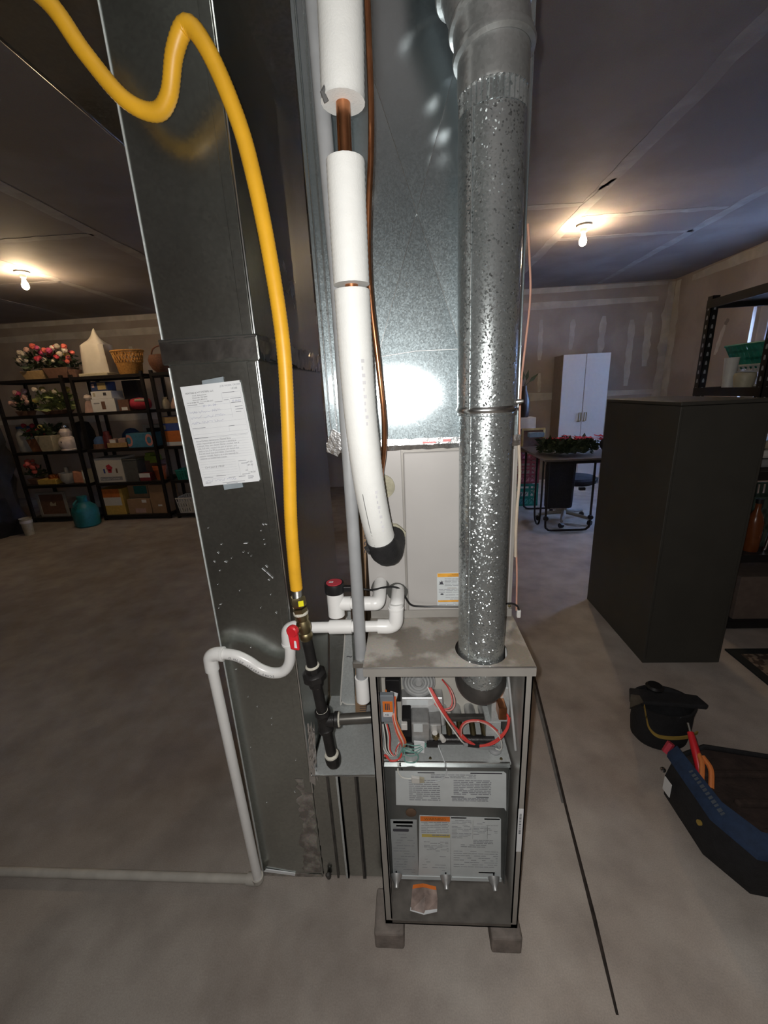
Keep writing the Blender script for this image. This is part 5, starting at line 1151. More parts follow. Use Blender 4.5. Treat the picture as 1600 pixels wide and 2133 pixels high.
MB().lathe([(0, .002), (.09, .002), (.105, .02), (.112, .08), (.112, .15), (.118, .185), (.108, .185), (.10, .16), (.09, .05), (0, .05)], pcn, n=32, sx=1.0, sy=.8).build('pouch_body', M_tool, pc, smooth=True)
MB().hexa([V(.868, 1.425, .178), V(1.145, 1.395, .178), V(1.145, 1.46, .178), V(.90, 1.50, .178)], [V(.862, 1.43, .192), V(1.155, 1.40, .196), V(1.145, 1.46, .196), V(.90, 1.505, .196)]).build('pouch_flap', M_tool, pc, bevel=.005)
MB().prism([(.845, 1.39), (.915, 1.42), (.92, 1.475), (.90, 1.49)], (0, 0, .188), V(1, 0, 0), V(0, 1, 0), .006).build('folded_corner', M_inducer, pc)
MB().lathe([(0, 0), (.03, 0), (.034, .014), (.026, .022), (0, .022)], (1.0, 1.50, .19), n=14).build('buckle', M_black, pc, smooth=True)
sp_ = curve([(.905, 1.40, .196), (.900, 1.37, .17), (.905, 1.350, .135), (.93, 1.332, .115), (.98, 1.322, .115), (1.04, 1.326, .118), (1.085, 1.345, .120)], 6)
c = MB(); 
for a_, b_ in zip(sp_, sp_[1:]): c.hexa([a_+V(0, -.003, -.008), b_+V(0, -.003, -.008), b_+V(0, .002, -.008), a_+V(0, .002, -.008)], [a_+V(0, -.004, .006), b_+V(0, -.004, .006), b_+V(0, .001, .006), a_+V(0, .001, .006)])
c.build('yellow_strap', M_strap, pc)

# ================================================================== BACK RIGHT: WARDROBE, DESK, CHAIR, CRATES
wd = thing('wardrobe', 'tall white two door wardrobe against the back wall', 'wardrobe', (2.45, 6.2, 0))
WX0, WX1, WYF, WT = 2.135, 2.757, 6.05, 1.81
bx(WX0, WX1, WYF+.018, 6.42, .0, WT).build('carcass', mat('wardrobe_side', (.26, .20, .145), .5), wd)
bx(WX0+.004, WX1-.004, WYF+.03, WYF+.05, .0, .1).build('plinth', M_white, wd)
mx_ = 2.440
for x0, x1, hx in ((WX0, mx_-.005, mx_-.045), (mx_+.005, WX1, mx_+.03)):
    dd = bx(x0, x1, WYF, WYF+.018, .10, WT).build('door', M_white, wd, bevel=.002)
    MB().tube([(hx-.012, WYF, .915), (hx-.012, WYF-.03, .92), (hx-.008, WYF-.03, 1.035), (hx+.018, WYF-.03, 1.035), (hx+.016, WYF-.03, .925), (hx-.012, WYF-.03, .915)], .006, 8).build('handle', M_brass, dd)
ds = thing('work_table', 'small table with black tube legs and pale top holding flowers', 'table', (1.6, 4.4, 0))
TX0, TX1, TY0, TY1, TZ = 1.30, 2.05, 3.98, 4.95, .725
bx(TX0, TX1, TY0, TY1, TZ, TZ+.02).build('tabletop', mat('table_top', (.13, .115, .105), .35), ds, bevel=.003)
def hoop(y0, x0, x1, z0=.02, r_=.011):
    rr = .06
    return MB().tube(curve([(x0, y0, TZ), (x0, y0, .3), (x0, y0, z0+rr), (x0+.02, y0, z0+.018), (x0+rr, y0, z0), ((x0+x1)/2, y0, z0), (x1-rr, y0, z0), (x1-.02, y0, z0+.018), (x1, y0, z0+rr), (x1, y0, .3), (x1, y0, TZ)], 4), r_, 10)
hoop(4.0, 1.345, 1.78).build('leg_frame', M_shelf, ds, smooth=True)
hoop(4.80, 1.345, 1.78).build('leg_frame', M_shelf, ds, smooth=True)
MB().tube(curve([(1.33, 4.12, TZ), (1.33, 4.12, .3), (1.33, 4.14, .09), (1.33, 4.19, .03), (1.33, 4.26, .03), (1.33, 4.31, .09), (1.33, 4.33, .3), (1.33, 4.33, TZ)], 4), .010, 10).build('leg_frame', M_shelf, ds, smooth=True)
bx(TX0+.02, TX1-.02, TY0+.02, TY0+.04, TZ-.03, TZ).build('apron', M_shelf, ds)
for x in (1.345, 1.78): MB().lathe([(0, -.02), (.02, -.02), (.026, -.01), (.026, .01), (.02, .02), (0, .02)], (x, 3.995, .15), axis=(0, -1, 0), n=16).build('foot_knob', M_black, ds, smooth=True)
ch = thing('office_chair', 'dark office chair on a grey five star base pushed under the table', 'chair', (1.62, 4.35, 0))
MB().lathe([(0, 0), (.2, 0), (.225, .02), (.225, .05), (.2, .07), (0, .075)], (1.74, 4.38, .42), n=28, sx=1.05, sy=.95).build('seat', M_chair, ch, smooth=True)
c = MB().hexa([V(1.385, 4.16, .20), V(1.655, 4.13, .20), V(1.66, 4.20, .20), V(1.39, 4.23, .20)], [V(1.36, 4.12, .70), V(1.655, 4.10, .70), V(1.66, 4.17, .70), V(1.365, 4.19, .70)]); c.build('backrest', M_chair, ch, bevel=.03)
MB().tube([(1.66, 4.36, .10), (1.66, 4.36, .43)], .022, 14).build('column', M_greyb, ch, smooth=True)
bx(1.72, 1.78, 4.16, 4.20, .385, .415).build('tilt_lever', M_black, ch, bevel=.005)
for i in range(5):
    a_ = 2*PI*i/5 + .5; e_ = V(1.66+.27*math.cos(a_), 4.36+.27*math.sin(a_), .075)
    MB().tube([(1.66, 4.36, .11), e_], [.026, .016], 8).build('base_arm', M_greyb, ch, smooth=True)
    MB().lathe([(0, -.018), (.026, -.018), (.029, 0), (.026, .018), (0, .018)], e_ + V(0, 0, -.044), axis=(math.sin(a_), math.cos(a_), 0), n=14).build('caster', M_black, ch, smooth=True)
# poinsettia garland on the table
random.seed(31)
def leaves(mb, n_, cen_, rad, size, zmin=0.0):
    for i in range(n_):
        a_ = random.uniform(0, 2*PI); rr = random.random()**.5
        p = Vector(cen_) + V(math.cos(a_)*rad[0]*rr, math.sin(a_)*rad[1]*rr, random.uniform(zmin, rad[2]))
        d_ = V(random.uniform(-1, 1), random.uniform(-1, 1), random.uniform(-.2, .9)).normalized(); s_ = d_.cross(V(random.random(), random.random(), random.random())).normalized()
        L_ = size*random.uniform(.7, 1.3)
        mb.add([p, p+d_*L_*.5+s_*L_*.26, p+d_*L_, p+d_*L_*.5-s_*L_*.26], [(0, 1, 2, 3)])
    return mb
gl = thing('poinsettia_garland', 'dark green garland with red poinsettia flowers heaped on the table', 'garland', (1.62, 4.35, .745))
f_ = leaves(MB(), 900, (1.60, 4.28, .775), (.27, .20, .10), .065).build('foliage', M_leaf, gl); f_['kind'] = 'stuff'
for i in range(15):
    a_ = random.uniform(0, 2*PI); p = V(1.64 + .30*random.uniform(-1, 1), 4.25 + .16*random.uniform(-1, 1), .895 + random.uniform(-.02, .03)); mb = MB()
    for q in range(6):
        b_ = 2*PI*q/6 + a_; d_ = V(math.cos(b_), math.sin(b_), .25).normalized(); s_ = V(-math.sin(b_), math.cos(b_), 0); L_ = random.uniform(.055, .075)
        mb.add([p, p+d_*L_*.55+s_*L_*.28, p+d_*L_, p+d_*L_*.55-s_*L_*.28], [(0, 1, 2, 3)])
    mb.build('red_flower', M_pet['bract'], gl)
hd_ = thing('dark_headboard', 'rounded dark cushion standing on the table beside the charcoal cabinet', 'cushion', (1.95, 4.2, .745))
MB().lathe([(0, -.06), (.10, -.055), (.13, 0), (.10, .055), (0, .06)], (2.02, 4.22, .84), axis=(.3, -1, 0), n=22, sy=.72).build('cushion', M_chair, hd_, smooth=True)
def crate(label, x, y, z, m, group):
    t_ = thing('milk_crate', label, 'crate', (x, y, z), group); w_, h_ = .33, .28
    fr = MB()
    for sx in (-1, 1):
        for sy in (-1, 1): fr.box(x+sx*w_/2-.012*(1+sx), x+sx*w_/2+.012*(1-sx), y+sy*w_/2-.012*(1+sy), y+sy*w_/2+.012*(1-sy), z, z+h_)
    for zz in (0, .1, .2, .25):
        fr.box(x-w_/2, x+w_/2, y-w_/2, y-w_/2+.006, z+zz, z+zz+.025); fr.box(x-w_/2, x+w_/2, y+w_/2-.006, y+w_/2, z+zz, z+zz+.025)
        fr.box(x-w_/2, x-w_/2+.006, y-w_/2, y+w_/2, z+zz, z+zz+.025); fr.box(x+w_/2-.006, x+w_/2, y-w_/2, y+w_/2, z+zz, z+zz+.025)
    fr.build('crate_frame', m, t_)
    lt = MB()
    for i in range(1, 6):
        u = -w_/2 + w_*i/6
        lt.box(x+u-.005, x+u+.005, y-w_/2+.001, y-w_/2+.005, z, z+.26); lt.box(x-w_/2+.001, x-w_/2+.005, y+u-.005, y+u+.005, z, z+.26)
    for k_ in range(6):
        u0 = -w_/2 + w_*k_/6
        lt.prism([(u0, .03), (u0+.008, .03), (u0+w_/6, .10), (u0+w_/6-.008, .10)], (x, y-w_/2+.001, z), UX, UZ, -.003)
        lt.prism([(u0, .13), (u0+.008, .13), (u0+w_/6, .20), (u0+w_/6-.008, .20)], (x, y-w_/2+.001, z), UX, UZ, -.003)
    lt.build('lattice', m, t_)
    bx(x-w_/2, x+w_/2, y-w_/2, y+w_/2, z, z+.006).build('crate_floor', m, t_)
crate('teal plastic crate on the floor under the pink crates', 1.40, 5.15, .0, M_tealb, 'stacked crates')
crate('pink plastic crate directly on top of the teal crate', 1.40, 5.15, .285, M_crate, 'stacked crates')
crate('topmost pink plastic crate holding the framed picture', 1.40, 5.15, .57, M_crate, 'stacked crates')
fm = thing('picture_frame', 'gold edged picture frame standing among the crates behind the table', 'frame', (1.46, 4.95, .74))
c = MB(); c.box(1.325, 1.60, 4.955, 4.975, .93, .955); c.box(1.325, 1.35, 4.955, 4.975, .70, .93); c.box(1.575, 1.60, 4.955, 4.975, .70, .93); c.box(1.325, 1.60, 4.955, 4.975, .68, .70); c.build('moulding', M_gold, fm, bevel=.003)
bx(1.35, 1.575, 4.965, 4.972, .70, .93).build('picture', M_brown, fm)
bk = carton('blue_book', 'pale blue book lying open against the gold picture frame', 'book', 1.39, 1.56, 4.86, 4.945, .86, .91, mat('pale_blue', (.16, .24, .30), .6), tape=False)
sg = carton('white_carton', 'white carton with blue printed band on the stacked crates', 'box', 1.31, 1.515, 5.06, 5.26, .86, 1.07, M_paper, [(.08, .12, .84, .26, M_bluep, 'blue_band')], tape=False)
k = MB(); [k.strip((0, 5.058, 0), UX, UZ, 1.345+.018*i, .893, .013, .020, .001) for i in range(8)]; k.build('faded_lettering', M_whited, sg)['kind'] = 'stuff'
vb_ = thing('vase', 'dark bottle shaped vase with two dry leaves on the white carton', 'vase', (1.39, 5.16, 1.07))
MB().lathe([(0, 0), (.055, 0), (.065, .02), (.065, .20), (.05, .26), (.028, .31), (.025, .36), (.0, .36)], (1.39, 5.16, 1.072), n=24).build('vase_body', mat('dark_glaze', (.035, .03, .033), .4), vb_, smooth=True)
k = MB()
for (dx, dz, L_) in ((-.02, .06, .16), (.11, .10, .15), (.02, .04, .13)):
    p = V(1.39, 5.16, 1.43); d_ = V(dx, 0, .1).normalized(); q = p + d_*.06; s_ = V(d_.z, 0, -d_.x)
    k.tube([p, q], .003, 6); k.add([q, q+d_*L_*.4+s_*.022, q+d_*L_, q+d_*L_*.4-s_*.022], [(0, 1, 2, 3)])
k.build('dry_leaf', M_leaf, vb_)

# ================================================================== LEFT: STORAGE SHELVES
def post_unit(x0, label):
    t_ = thing('shelving_unit', label, 'shelf', (x0+.455, 5.15, 0), 'black storage shelves')
    for x in (x0, x0+.88):
        for y in (4.93, 5.36):
            p = bx(x, x+.032, y, y+.032, 0, 1.83); p.build('post', M_shelf, t_)
    for z in (.03, .465, .895, 1.345, 1.765):
        c = bx(x0+.005, x0+.907, 4.925, 4.945, z, z+.035); c.box(x0+.005, x0+.907, 5.377, 5.397, z, z+.035); c.box(x0, x0+.015, 4.94, 5.38, z, z+.035); c.box(x0+.897, x0+.912, 4.94, 5.38, z, z+.035)
        c.build('shelf_rail', M_shelf, t_); bx(x0+.015, x0+.897, 4.945, 5.377, z+.018, z+.034).build('shelf_board', M_shelfb, t_)
    return t_
u = post_unit(-5.055, 'black storage shelf unit farthest from the duct, with flower pots on top')
dup(u, (-4.05+.455, 5.15, 0), 'middle black storage shelf unit with the white bag on top')
dup(u, (-3.045+.455, 5.15, 0), 'black storage shelf unit half hidden behind the tall duct')
Z5 = {5: 1.80, 4: 1.38, 3: .93, 2: .50, 1: .065}
def planter(name, label, x, y, z, w_, h_, dpt, m, cols, nf, spread, green=M_leaf, hgt=.2, taper=.75, nl=120):
    t_ = thing(name, label, 'plant', (x, y, z))
    b0 = [V(x+sx*w_/2*taper, y+sy*dpt/2*taper, z) for sx, sy in ((-1, -1), (1, -1), (1, 1), (-1, 1))]; t0 = [V(x+sx*w_/2, y+sy*dpt/2, z+h_) for sx, sy in ((-1, -1), (1, -1), (1, 1), (-1, 1))]
    MB().hexa(b0, t0).build('planter', m, t_, bevel=.006)
    fo = leaves(MB(), nl, (x, y, z+h_), (spread*.9, dpt*.6, hgt*.7), .09).build('foliage', green, t_); fo['kind'] = 'stuff'
    for i in range(nf):
        p = V(x + random.uniform(-1, 1)*spread, y + random.uniform(-.9, .4)*dpt*.6, z+h_ + random.uniform(.25, 1)*hgt); s_ = random.uniform(.030, .050)
        d_ = V(random.uniform(-.6, .6), -.5, random.uniform(.2, 1)).normalized()
        MB().lathe([(0.001, 0), (s_*.6, s_*.35), (s_*.75, s_*.8), (s_*.45, s_*1.3), (.001, s_*1.5)], p, axis=d_, n=8).build('blossom', M_pet[random.choice(cols)], t_, smooth=True)
    return t_
random.seed(41)
planter('flower_planter', 'tan planter with white blossoms on top of the shelf unit', -4.53, 5.06, Z5[5], .30, .10, .2, M_tan, ['white', 'white', 'blush', 'white'], 22, .19, hgt=.26)
planter('flower_planter', 'brown planter with magenta and cream tulips on the shelf top', -4.215, 5.05, Z5[5], .32, .12, .2, M_brown, ['pink', 'pink', 'red', 'white', 'yellow', 'coral'], 26, .19, hgt=.22)
planter('tulip_pot', 'small dark pot with coral and white tulips beside the white bag', -4.02, 5.02, Z5[5], .10, .09, .12, M_brown, ['coral', 'white', 'coral'], 6, .07, hgt=.24, nl=30)
# white plastic bag over a box
bg = thing('plastic_bag', 'tall knotted white plastic bag on top of the middle shelf unit', 'bag', (-3.75, 5.12, Z5[5]))
c = MB(); n = 20; prof = [(.165, .0), (.168, .05), (.155, .15), (.148, .26), (.145, .355), (.125, .385), (.075, .42), (.045, .46), (.012, .535), (.002, .55)]
vs = []
for k_, (r_, z) in enumerate(prof):
    for i in range(n):
        a_ = 2*PI*i/n; sq = 1/max(abs(math.cos(a_)), abs(math.sin(a_))); sq = 1 + (min(sq, 1.25)-1)*(1 if k_ < 5 else .3)
        rr = r_*sq*(1+random.uniform(-.035, .035)); vs.append(V(-3.755 + rr*math.cos(a_) + (.02*(k_-5)/4 if k_ > 5 else 0), 5.12 + rr*.8*math.sin(a_), Z5[5]+z))
c.add(vs, [(k_*n+i, k_*n+(i+1) % n, (k_+1)*n+(i+1) % n, (k_+1)*n+i) for k_ in range(len(prof)-1) for i in range(n)])
c.build('bag_film', M_bag, bg, smooth=True)
bx(-3.935, -3.575, 4.955, 5.285, Z5[5]+.0, Z5[5]+.035).build('tray', M_cream, bg, bevel=.008)
# baskets on top
bs = thing('wicker_basket', 'orange lattice wicker basket beside the white bag', 'basket', (-3.41, 5.12, Z5[5]))
MB().lathe([(0, 0), (.12, 0), (.14, .02), (.155, .13), (.16, .14), (.15, .14), (.13, .03), (0, .03)], (-3.37, 5.10, Z5[5]), n=28, sy=.7).build('bowl', M_wick, bs, smooth=True)
k = MB()
for i in range(26):
    a_, b_ = 2*PI*i/26, 2*PI*(i+1.4)/26
    for s_ in (1, -1):
        p = V(-3.37 + .158*math.cos(a_), 5.10 + .111*math.sin(a_), Z5[5]+.14); q = V(-3.37 + .185*math.cos(a_ + s_*.33), 5.10 + .13*math.sin(a_ + s_*.33), Z5[5]+.265)
        k.tube([p, q], .0065, 6)
k.build('lattice', M_wick, bs, smooth=True)
MB().tube([V(-3.37 + .188*math.cos(2*PI*i/30), 5.10 + .132*math.sin(2*PI*i/30), Z5[5]+.27) for i in range(31)], .011, 8).build('rim', M_wick, bs, smooth=True)
bs = thing('round_basket', 'round dark brown basket with arched handle on the shelf top', 'basket', (-2.93, 5.08, Z5[5]))
MB().lathe([(0, 0), (.075, 0), (.12, .04), (.15, .10), (.155, .15), (.135, .20), (.115, .205), (.13, .15), (.1, .05), (0, .03)], (-2.93, 5.06, Z5[5]), n=28, sy=.85).build('bowl', M_wickd, bs, smooth=True)
MB().tube(curve([(-3.055, 5.06, Z5[5]+.19), (-3.02, 5.06, Z5[5]+.27), (-2.93, 5.06, Z5[5]+.305), (-2.84, 5.06, Z5[5]+.27), (-2.805, 5.06, Z5[5]+.19)], 6), .009, 8).build('handle', M_wickd, bs, smooth=True)
# shelf 4
planter('pink_blossom_pot', 'low dark pot of small pink blossoms on the second shelf', -4.82, 5.05, Z5[4], .16, .06, .15, M_brown, ['blush', 'blush', 'pink'], 12, .10, hgt=.22, nl=90)
planter('leafy_arrangement', 'leafy green arrangement with a few white flowers on the second shelf', -4.42, 5.08, Z5[4], .30, .05, .2, M_brown, ['white', 'yellow', 'white'], 8, .22, green=M_leaf2, hgt=.26, nl=260)
t = thing('doll', 'pale pinkish figurine with a round head beside the white boxes', 'figurine', (-3.95, 5.03, Z5[4]))
MB().lathe([(0, 0), (.065, 0), (.055, .05), (.038, .12), (.02, .145), (0, .145)], (-3.95, 5.03, Z5[4]), n=18).build('skirt', M_pinkc, t, smooth=True)
MB().lathe([(0.001, 0), (.03, .012), (.045, .04), (.035, .07), (.001, .085)], (-3.95, 5.03, Z5[4]+.135), n=18).build('head', M_porc, t, smooth=True)
mkp = [(.42, .2, .16, .6, M_brown, 'product_picture'), (.1, .62, .25, .1, M_inkg, 'printed_line')]
carton('white_box', 'large white box with a brown picture under the smaller white box', 'box', -3.875, -3.58, 4.97, 5.2, Z5[4], Z5[4]+.155, M_paper, mkp, tape=False, rz=.04)
carton('white_box', 'smaller white box with black dot under the navy box', 'box', -3.86, -3.60, 4.98, 5.2, Z5[4]+.157, Z5[4]+.245, M_paper, [(.6, .4, .15, .4, M_ink, 'black_dot'), (.1, .3, .1, .5, M_cream, 'printed_panel')], tape=False)
carton('navy_box', 'navy box with yellow picture on top of the white boxes', 'box', -3.85, -3.64, 4.99, 5.15, Z5[4]+.247, Z5[4]+.355, M_blued, [(.42, .15, .5, .75, M_gold, 'yellow_picture'), (.08, .4, .15, .4, M_pinkc, 'pale_spoon')], tape=False)
carton('black_case', 'upright black case leaning behind the red bag', 'case', -3.54, -3.34, 5.12, 5.2, Z5[4], Z5[4]+.36, M_black, tape=False)
carton('brown_box', 'small dark brown box with a white price label beside the red bag', 'box', -3.535, -3.40, 4.97, 5.09, Z5[4], Z5[4]+.135, M_brown, [(.25, .06, .55, .28, M_paper, 'white_label')], tape=False)
t = thing('red_bag', 'shiny red and white wrapped package on the second shelf', 'bag', (-3.28, 5.03, Z5[4]))
MB().lathe([(0.001, -.13), (.06, -.11), (.075, 0), (.06, .11), (.001, .13)], (-3.30, 5.045, Z5[4]+.076), axis=(1, 0, 0), n=18, sx=1.0).build('package', M_redp, t, smooth=True)
bx(-3.33, -3.19, 4.972, 5.0, Z5[4]+.10, Z5[4]+.135).build('white_stripe', M_cream, t, bevel=.012)
t = thing('small_vase', 'small white vase at the end of the second shelf', 'vase', (-2.985, 5.02, Z5[4]))
MB().lathe([(0, 0), (.035, 0), (.05, .04), (.045, .09), (.025, .12), (.032, .14), (.02, .14), (0, .12)], (-2.965, 5.02, Z5[4]), n=20).build('vase_body', M_cream, t, smooth=True)
t = thing('cloth_bundle', 'pinkish cloth bundle on the second shelf beside the duct', 'cloth', (-2.75, 5.05, Z5[4]))
MB().lathe([(0, 0), (.17, 0), (.175, .04), (.13, .13), (.06, .21), (.001, .225)], (-2.74, 5.06, Z5[4]), n=18, sy=.75).build('cloth', M_pinkc, t, smooth=True)
# shelf 3
t = thing('clear_jar', 'hazy clear plastic jar at the far end of the third shelf', 'jar', (-4.93, 5.05, Z5[3]))
MB().lathe([(0, 0), (.09, 0), (.10, .02), (.10, .22), (.07, .27), (.07, .29), (0, .29)], (-4.95, 5.08, Z5[3]), n=22).build('jar_body', M_clearp, t, smooth=True)
MB().lathe([(0, 0), (.075, 0), (.075, .03), (0, .03)], (-4.95, 5.08, Z5[3]+.291), n=22).build('lid', M_bluec, t, smooth=True)
planter('terracotta_pot', 'terracotta pot of dark red flowers on the third shelf', -4.755, 5.05, Z5[3], .17, .16, .2, M_terra, ['red', 'red'], 8, .10, hgt=.16)
planter('cream_planter', 'square cream planter next to the snowman', -4.56, 5.0, Z5[3], .22, .20, .2, M_cream, ['yellow'], 2, .1, hgt=.14, nl=90)
sn = thing('snowman', 'white ceramic snowman figure with a metal top on the third shelf', 'figurine', (-4.33, 5.0, Z5[3]))
MB().lathe([(0, 0), (.09, 0), (.095, .012), (.085, .02), (.10, .06), (.105, .10), (.085, .15), (.055, .175), (.062, .20), (.068, .23), (.05, .265), (.04, .275), (0, .275)], (-4.33, 5.0, Z5[3]), n=26).build('body', M_porc, sn, smooth=True)
MB().lathe([(.042, 0), (.045, .01), (.042, .04), (0, .045)], (-4.33, 5.0, Z5[3]+.272), n=18).build('metal_cap', M_chrome, sn, smooth=True)
MB().prism([(-.008, .0), (.008, .0), (.0, .03)], (-4.325, 4.893, Z5[3]+.105), UX, UZ, .004).build('button', M_ink, sn)
t = thing('dark_hat', 'dark round hat behind the snowman', 'hat', (-4.24, 5.22, Z5[3]))
MB().lathe([(0, 0), (.13, 0), (.135, .02), (.12, .22), (.08, .33), (0, .35)], (-4.27, 5.22, Z5[3]), n=22).build('crown', M_chair, t, smooth=True)
MB().lathe([(0, 0), (.14, 0), (.14, .01), (0, .012)], (-4.27, 5.21, Z5[3]), n=22).build('brim', M_chair, t, smooth=True)
t = thing('blue_hat', 'small blue hat on the third shelf of the middle unit', 'cap', (-3.95, 5.02, Z5[3]))
MB().lathe([(0, .06), (.075, .06), (.07, .11), (.04, .15), (0, .155)], (-3.945, 5.06, Z5[3]+.0), n=20).build('crown', M_bluec, t, smooth=True); MB().lathe([(0, 0), (.09, 0), (.085, .06), (0, .06)], (-3.945, 5.06, Z5[3]), n=20).build('stand', M_brown, t, smooth=True)
t = thing('red_candle_jar', 'dark red candle jar beside the blue hat', 'jar', (-3.83, 5.02, Z5[3]))
MB().lathe([(0, 0), (.045, 0), (.05, .02), (.05, .15), (.045, .16), (0, .155)], (-3.82, 5.03, Z5[3]), n=20).build('jar_body', mat('dark_red', (.12, .02, .025), .4), t, smooth=True); MB().lathe([(0, 0), (.04, 0), (.035, .05), (0, .06)], (-3.82, 5.03, Z5[3]+.16), n=16).build('lid', MATS['dark_red'], t, smooth=True)
t = thing('wooden_tray', 'tan wooden tray with two pink boxes in it on the third shelf', 'tray', (-3.66, 5.0, Z5[3]))
c = bx(-3.80, -3.52, 4.96, 5.16, Z5[3], Z5[3]+.012); c.box(-3.80, -3.52, 4.96, 4.97, Z5[3], Z5[3]+.07); c.box(-3.80, -3.79, 4.96, 5.16, Z5[3], Z5[3]+.07); c.box(-3.53, -3.52, 4.96, 5.16, Z5[3], Z5[3]+.07); c.build('tray_body', M_tan, t)
carton('soap_box', 'pink box with white label in the wooden tray, nearer the red candle jar', 'box', -3.77, -3.68, 4.98, 5.08, Z5[3]+.013, Z5[3]+.115, M_pinkc, [(.1, .5, .8, .4, M_paper, 'white_label')], 'pink boxes in the tray', tape=False)
carton('soap_box', 'plain pink box in the wooden tray, nearer the blue printed box', 'box', -3.65, -3.555, 4.98, 5.08, Z5[3]+.013, Z5[3]+.12, M_pinkc, [], 'pink boxes in the tray', tape=False)
t = thing('blue_bag', 'crumpled blue bag behind the wooden tray', 'bag', (-3.62, 5.22, Z5[3]))
MB().lathe([(0, 0), (.14, 0), (.15, .06), (.12, .16), (.06, .215), (.001, .23)], (-3.64, 5.25, Z5[3]), n=16, sy=.6).build('bag_body', M_bluec, t, smooth=True)
bxp = carton('blue_printed_box', 'blue box with two pink rings printed on it on the third shelf', 'box', -3.525, -3.19, 4.965, 5.2, Z5[3], Z5[3]+.175, M_blueb, [], tape=False)
for cx_ in (-3.50, -3.235):
    k = MB()
    for i in range(14):
        a0, a1 = 2*PI*i/14, 2*PI*(i+.9)/14
        pts = [(cx_ + r_*math.cos(a_), Z5[3]+.0875 + r_*1.5*math.sin(a_)) for r_, a_ in ((.028, a0), (.05, a0), (.05, a1), (.028, a1))]
        pts = [(min(max(x, -3.523), -3.192), z) for x, z in pts]
        k.add([V(x, 4.9635, z) for x, z in pts], [(0, 1, 2, 3)])
    k.build('pink_ring', M_wpink, bxp)
t = thing('wire_rack', 'grey appliance box with dark panel behind the blue printed box', 'box', (-3.30, 5.26, Z5[3]))
bx(-3.45, -3.18, 5.21, 5.35, Z5[3], Z5[3]+.26).build('carton', M_greyb, t); bx(-3.40, -3.19, 5.208, 5.21, Z5[3]+.17, Z5[3]+.22).build('dark_panel', M_black, t)
carton('orange_box', 'orange and white box beside the duct under the blue box', 'box', -3.02, -2.70, 4.965, 5.2, Z5[3], Z5[3]+.185, M_oran, [(0.02, .02, .96, .25, M_paper, 'white_band')], tape=False)
carton('blue_white_box', 'blue and cream box stacked on the orange box', 'box', -3.03, -2.72, 4.965, 5.2, Z5[3]+.187, Z5[3]+.36, M_bluep, [(.02, .52, .96, .46, M_tan, 'cream_band'), (.03, .1, .1, .3, M_cream, 'cream_dot')], tape=False)
# shelf 2
planter('red_flower_pot', 'red and orange flowers in a pot on the fourth shelf', -4.955, 5.06, Z5[2], .13, .08, .15, M_brown, ['red', 'coral', 'coral'], 14, .08, hgt=.22, nl=60)
t = thing('gift_basket', 'shallow yellow basket with copper coloured balls on the fourth shelf', 'basket', (-4.72, 5.0, Z5[2]))
c = bx(-4.86, -4.60, 4.96, 5.14, Z5[2], Z5[2]+.07); c.build('basket_body', M_yelb, t, bevel=.01)
for i in range(4): MB().lathe([(.001, -.035), (.025, -.025), (.035, 0), (.025, .025), (.001, .035)], (-4.69+.065*(i % 3), 5.0+.04*(i % 2), Z5[2]+.095), n=16).build('ball', M_copper, t, smooth=True)
t = thing('glass_bowl', 'clear glass bowl with a candle on the fourth shelf', 'bowl', (-4.48, 5.02, Z5[2]))
MB().lathe([(0, 0), (.05, 0), (.09, .05), (.10, .14), (.095, .14), (.085, .06), (.04, .01), (0, .01)], (-4.48, 5.03, Z5[2]), n=24).build('bowl', M_clearp, t, smooth=True); MB().lathe([(0, 0), (.025, 0), (.025, .2), (0, .2)], (-4.48, 5.03, Z5[2]+.011), n=14).build('candle', M_greyb, t, smooth=True)
t = thing('orange_cloth', 'peach coloured folded cloth standing on the fourth shelf', 'cloth', (-4.30, 5.0, Z5[2]))
MB().hexa([V(-4.38, 4.97, Z5[2]), V(-4.24, 4.97, Z5[2]), V(-4.24, 5.1, Z5[2]), V(-4.38, 5.1, Z5[2])], [V(-4.39, 5.0, Z5[2]+.17), V(-4.28, 5.0, Z5[2]+.14), V(-4.26, 5.08, Z5[2]+.13), V(-4.38, 5.08, Z5[2]+.16)]).build('cloth', mat('peach', (.48, .22, .14), .8), t, bevel=.02)
carton('cream_box', 'cream gift box with two pale bars at the end of the fourth shelf', 'box', -4.235, -4.15, 4.97, 5.1, Z5[2], Z5[2]+.17, M_cream, [(.1, .3, .3, .6, M_paper, 'pale_bar'), (.55, .3, .3, .6, M_paper, 'pale_bar')], tape=False)
wbx = carton('cake_box', 'square white box with a red emblem on the fourth shelf', 'box', -4.03, -3.66, 4.97, 5.25, Z5[2], Z5[2]+.315, M_whited, [(.1, .08, .8, .15, M_inkg, 'grey_band'), (.27, .38, .06, .18, M_bluep, 'purple_mark'), (.72, .38, .06, .18, M_brown, 'brown_mark')], tape=False)
k = MB(); blob(k, -3.845, Z5[2]+.19, .038, 4.9685, .001, 14, .25); k.prism([(-.03, 0), (.03, 0), (.022, -.04), (-.022, -.04)], (-3.845, 4.9685, Z5[2]+.165), UX, UZ, .001); k.build('red_emblem', M_redp, wbx)
k = MB().text('Cupcake Courier', .036, (-3.985, 4.9685, Z5[2]+.035), UX, UZ, .002); k.build('lettering', M_paper, wbx)
t = thing('clear_bin', 'grey clear plastic bin beside the white box', 'bin', (-3.55, 5.05, Z5[2]))
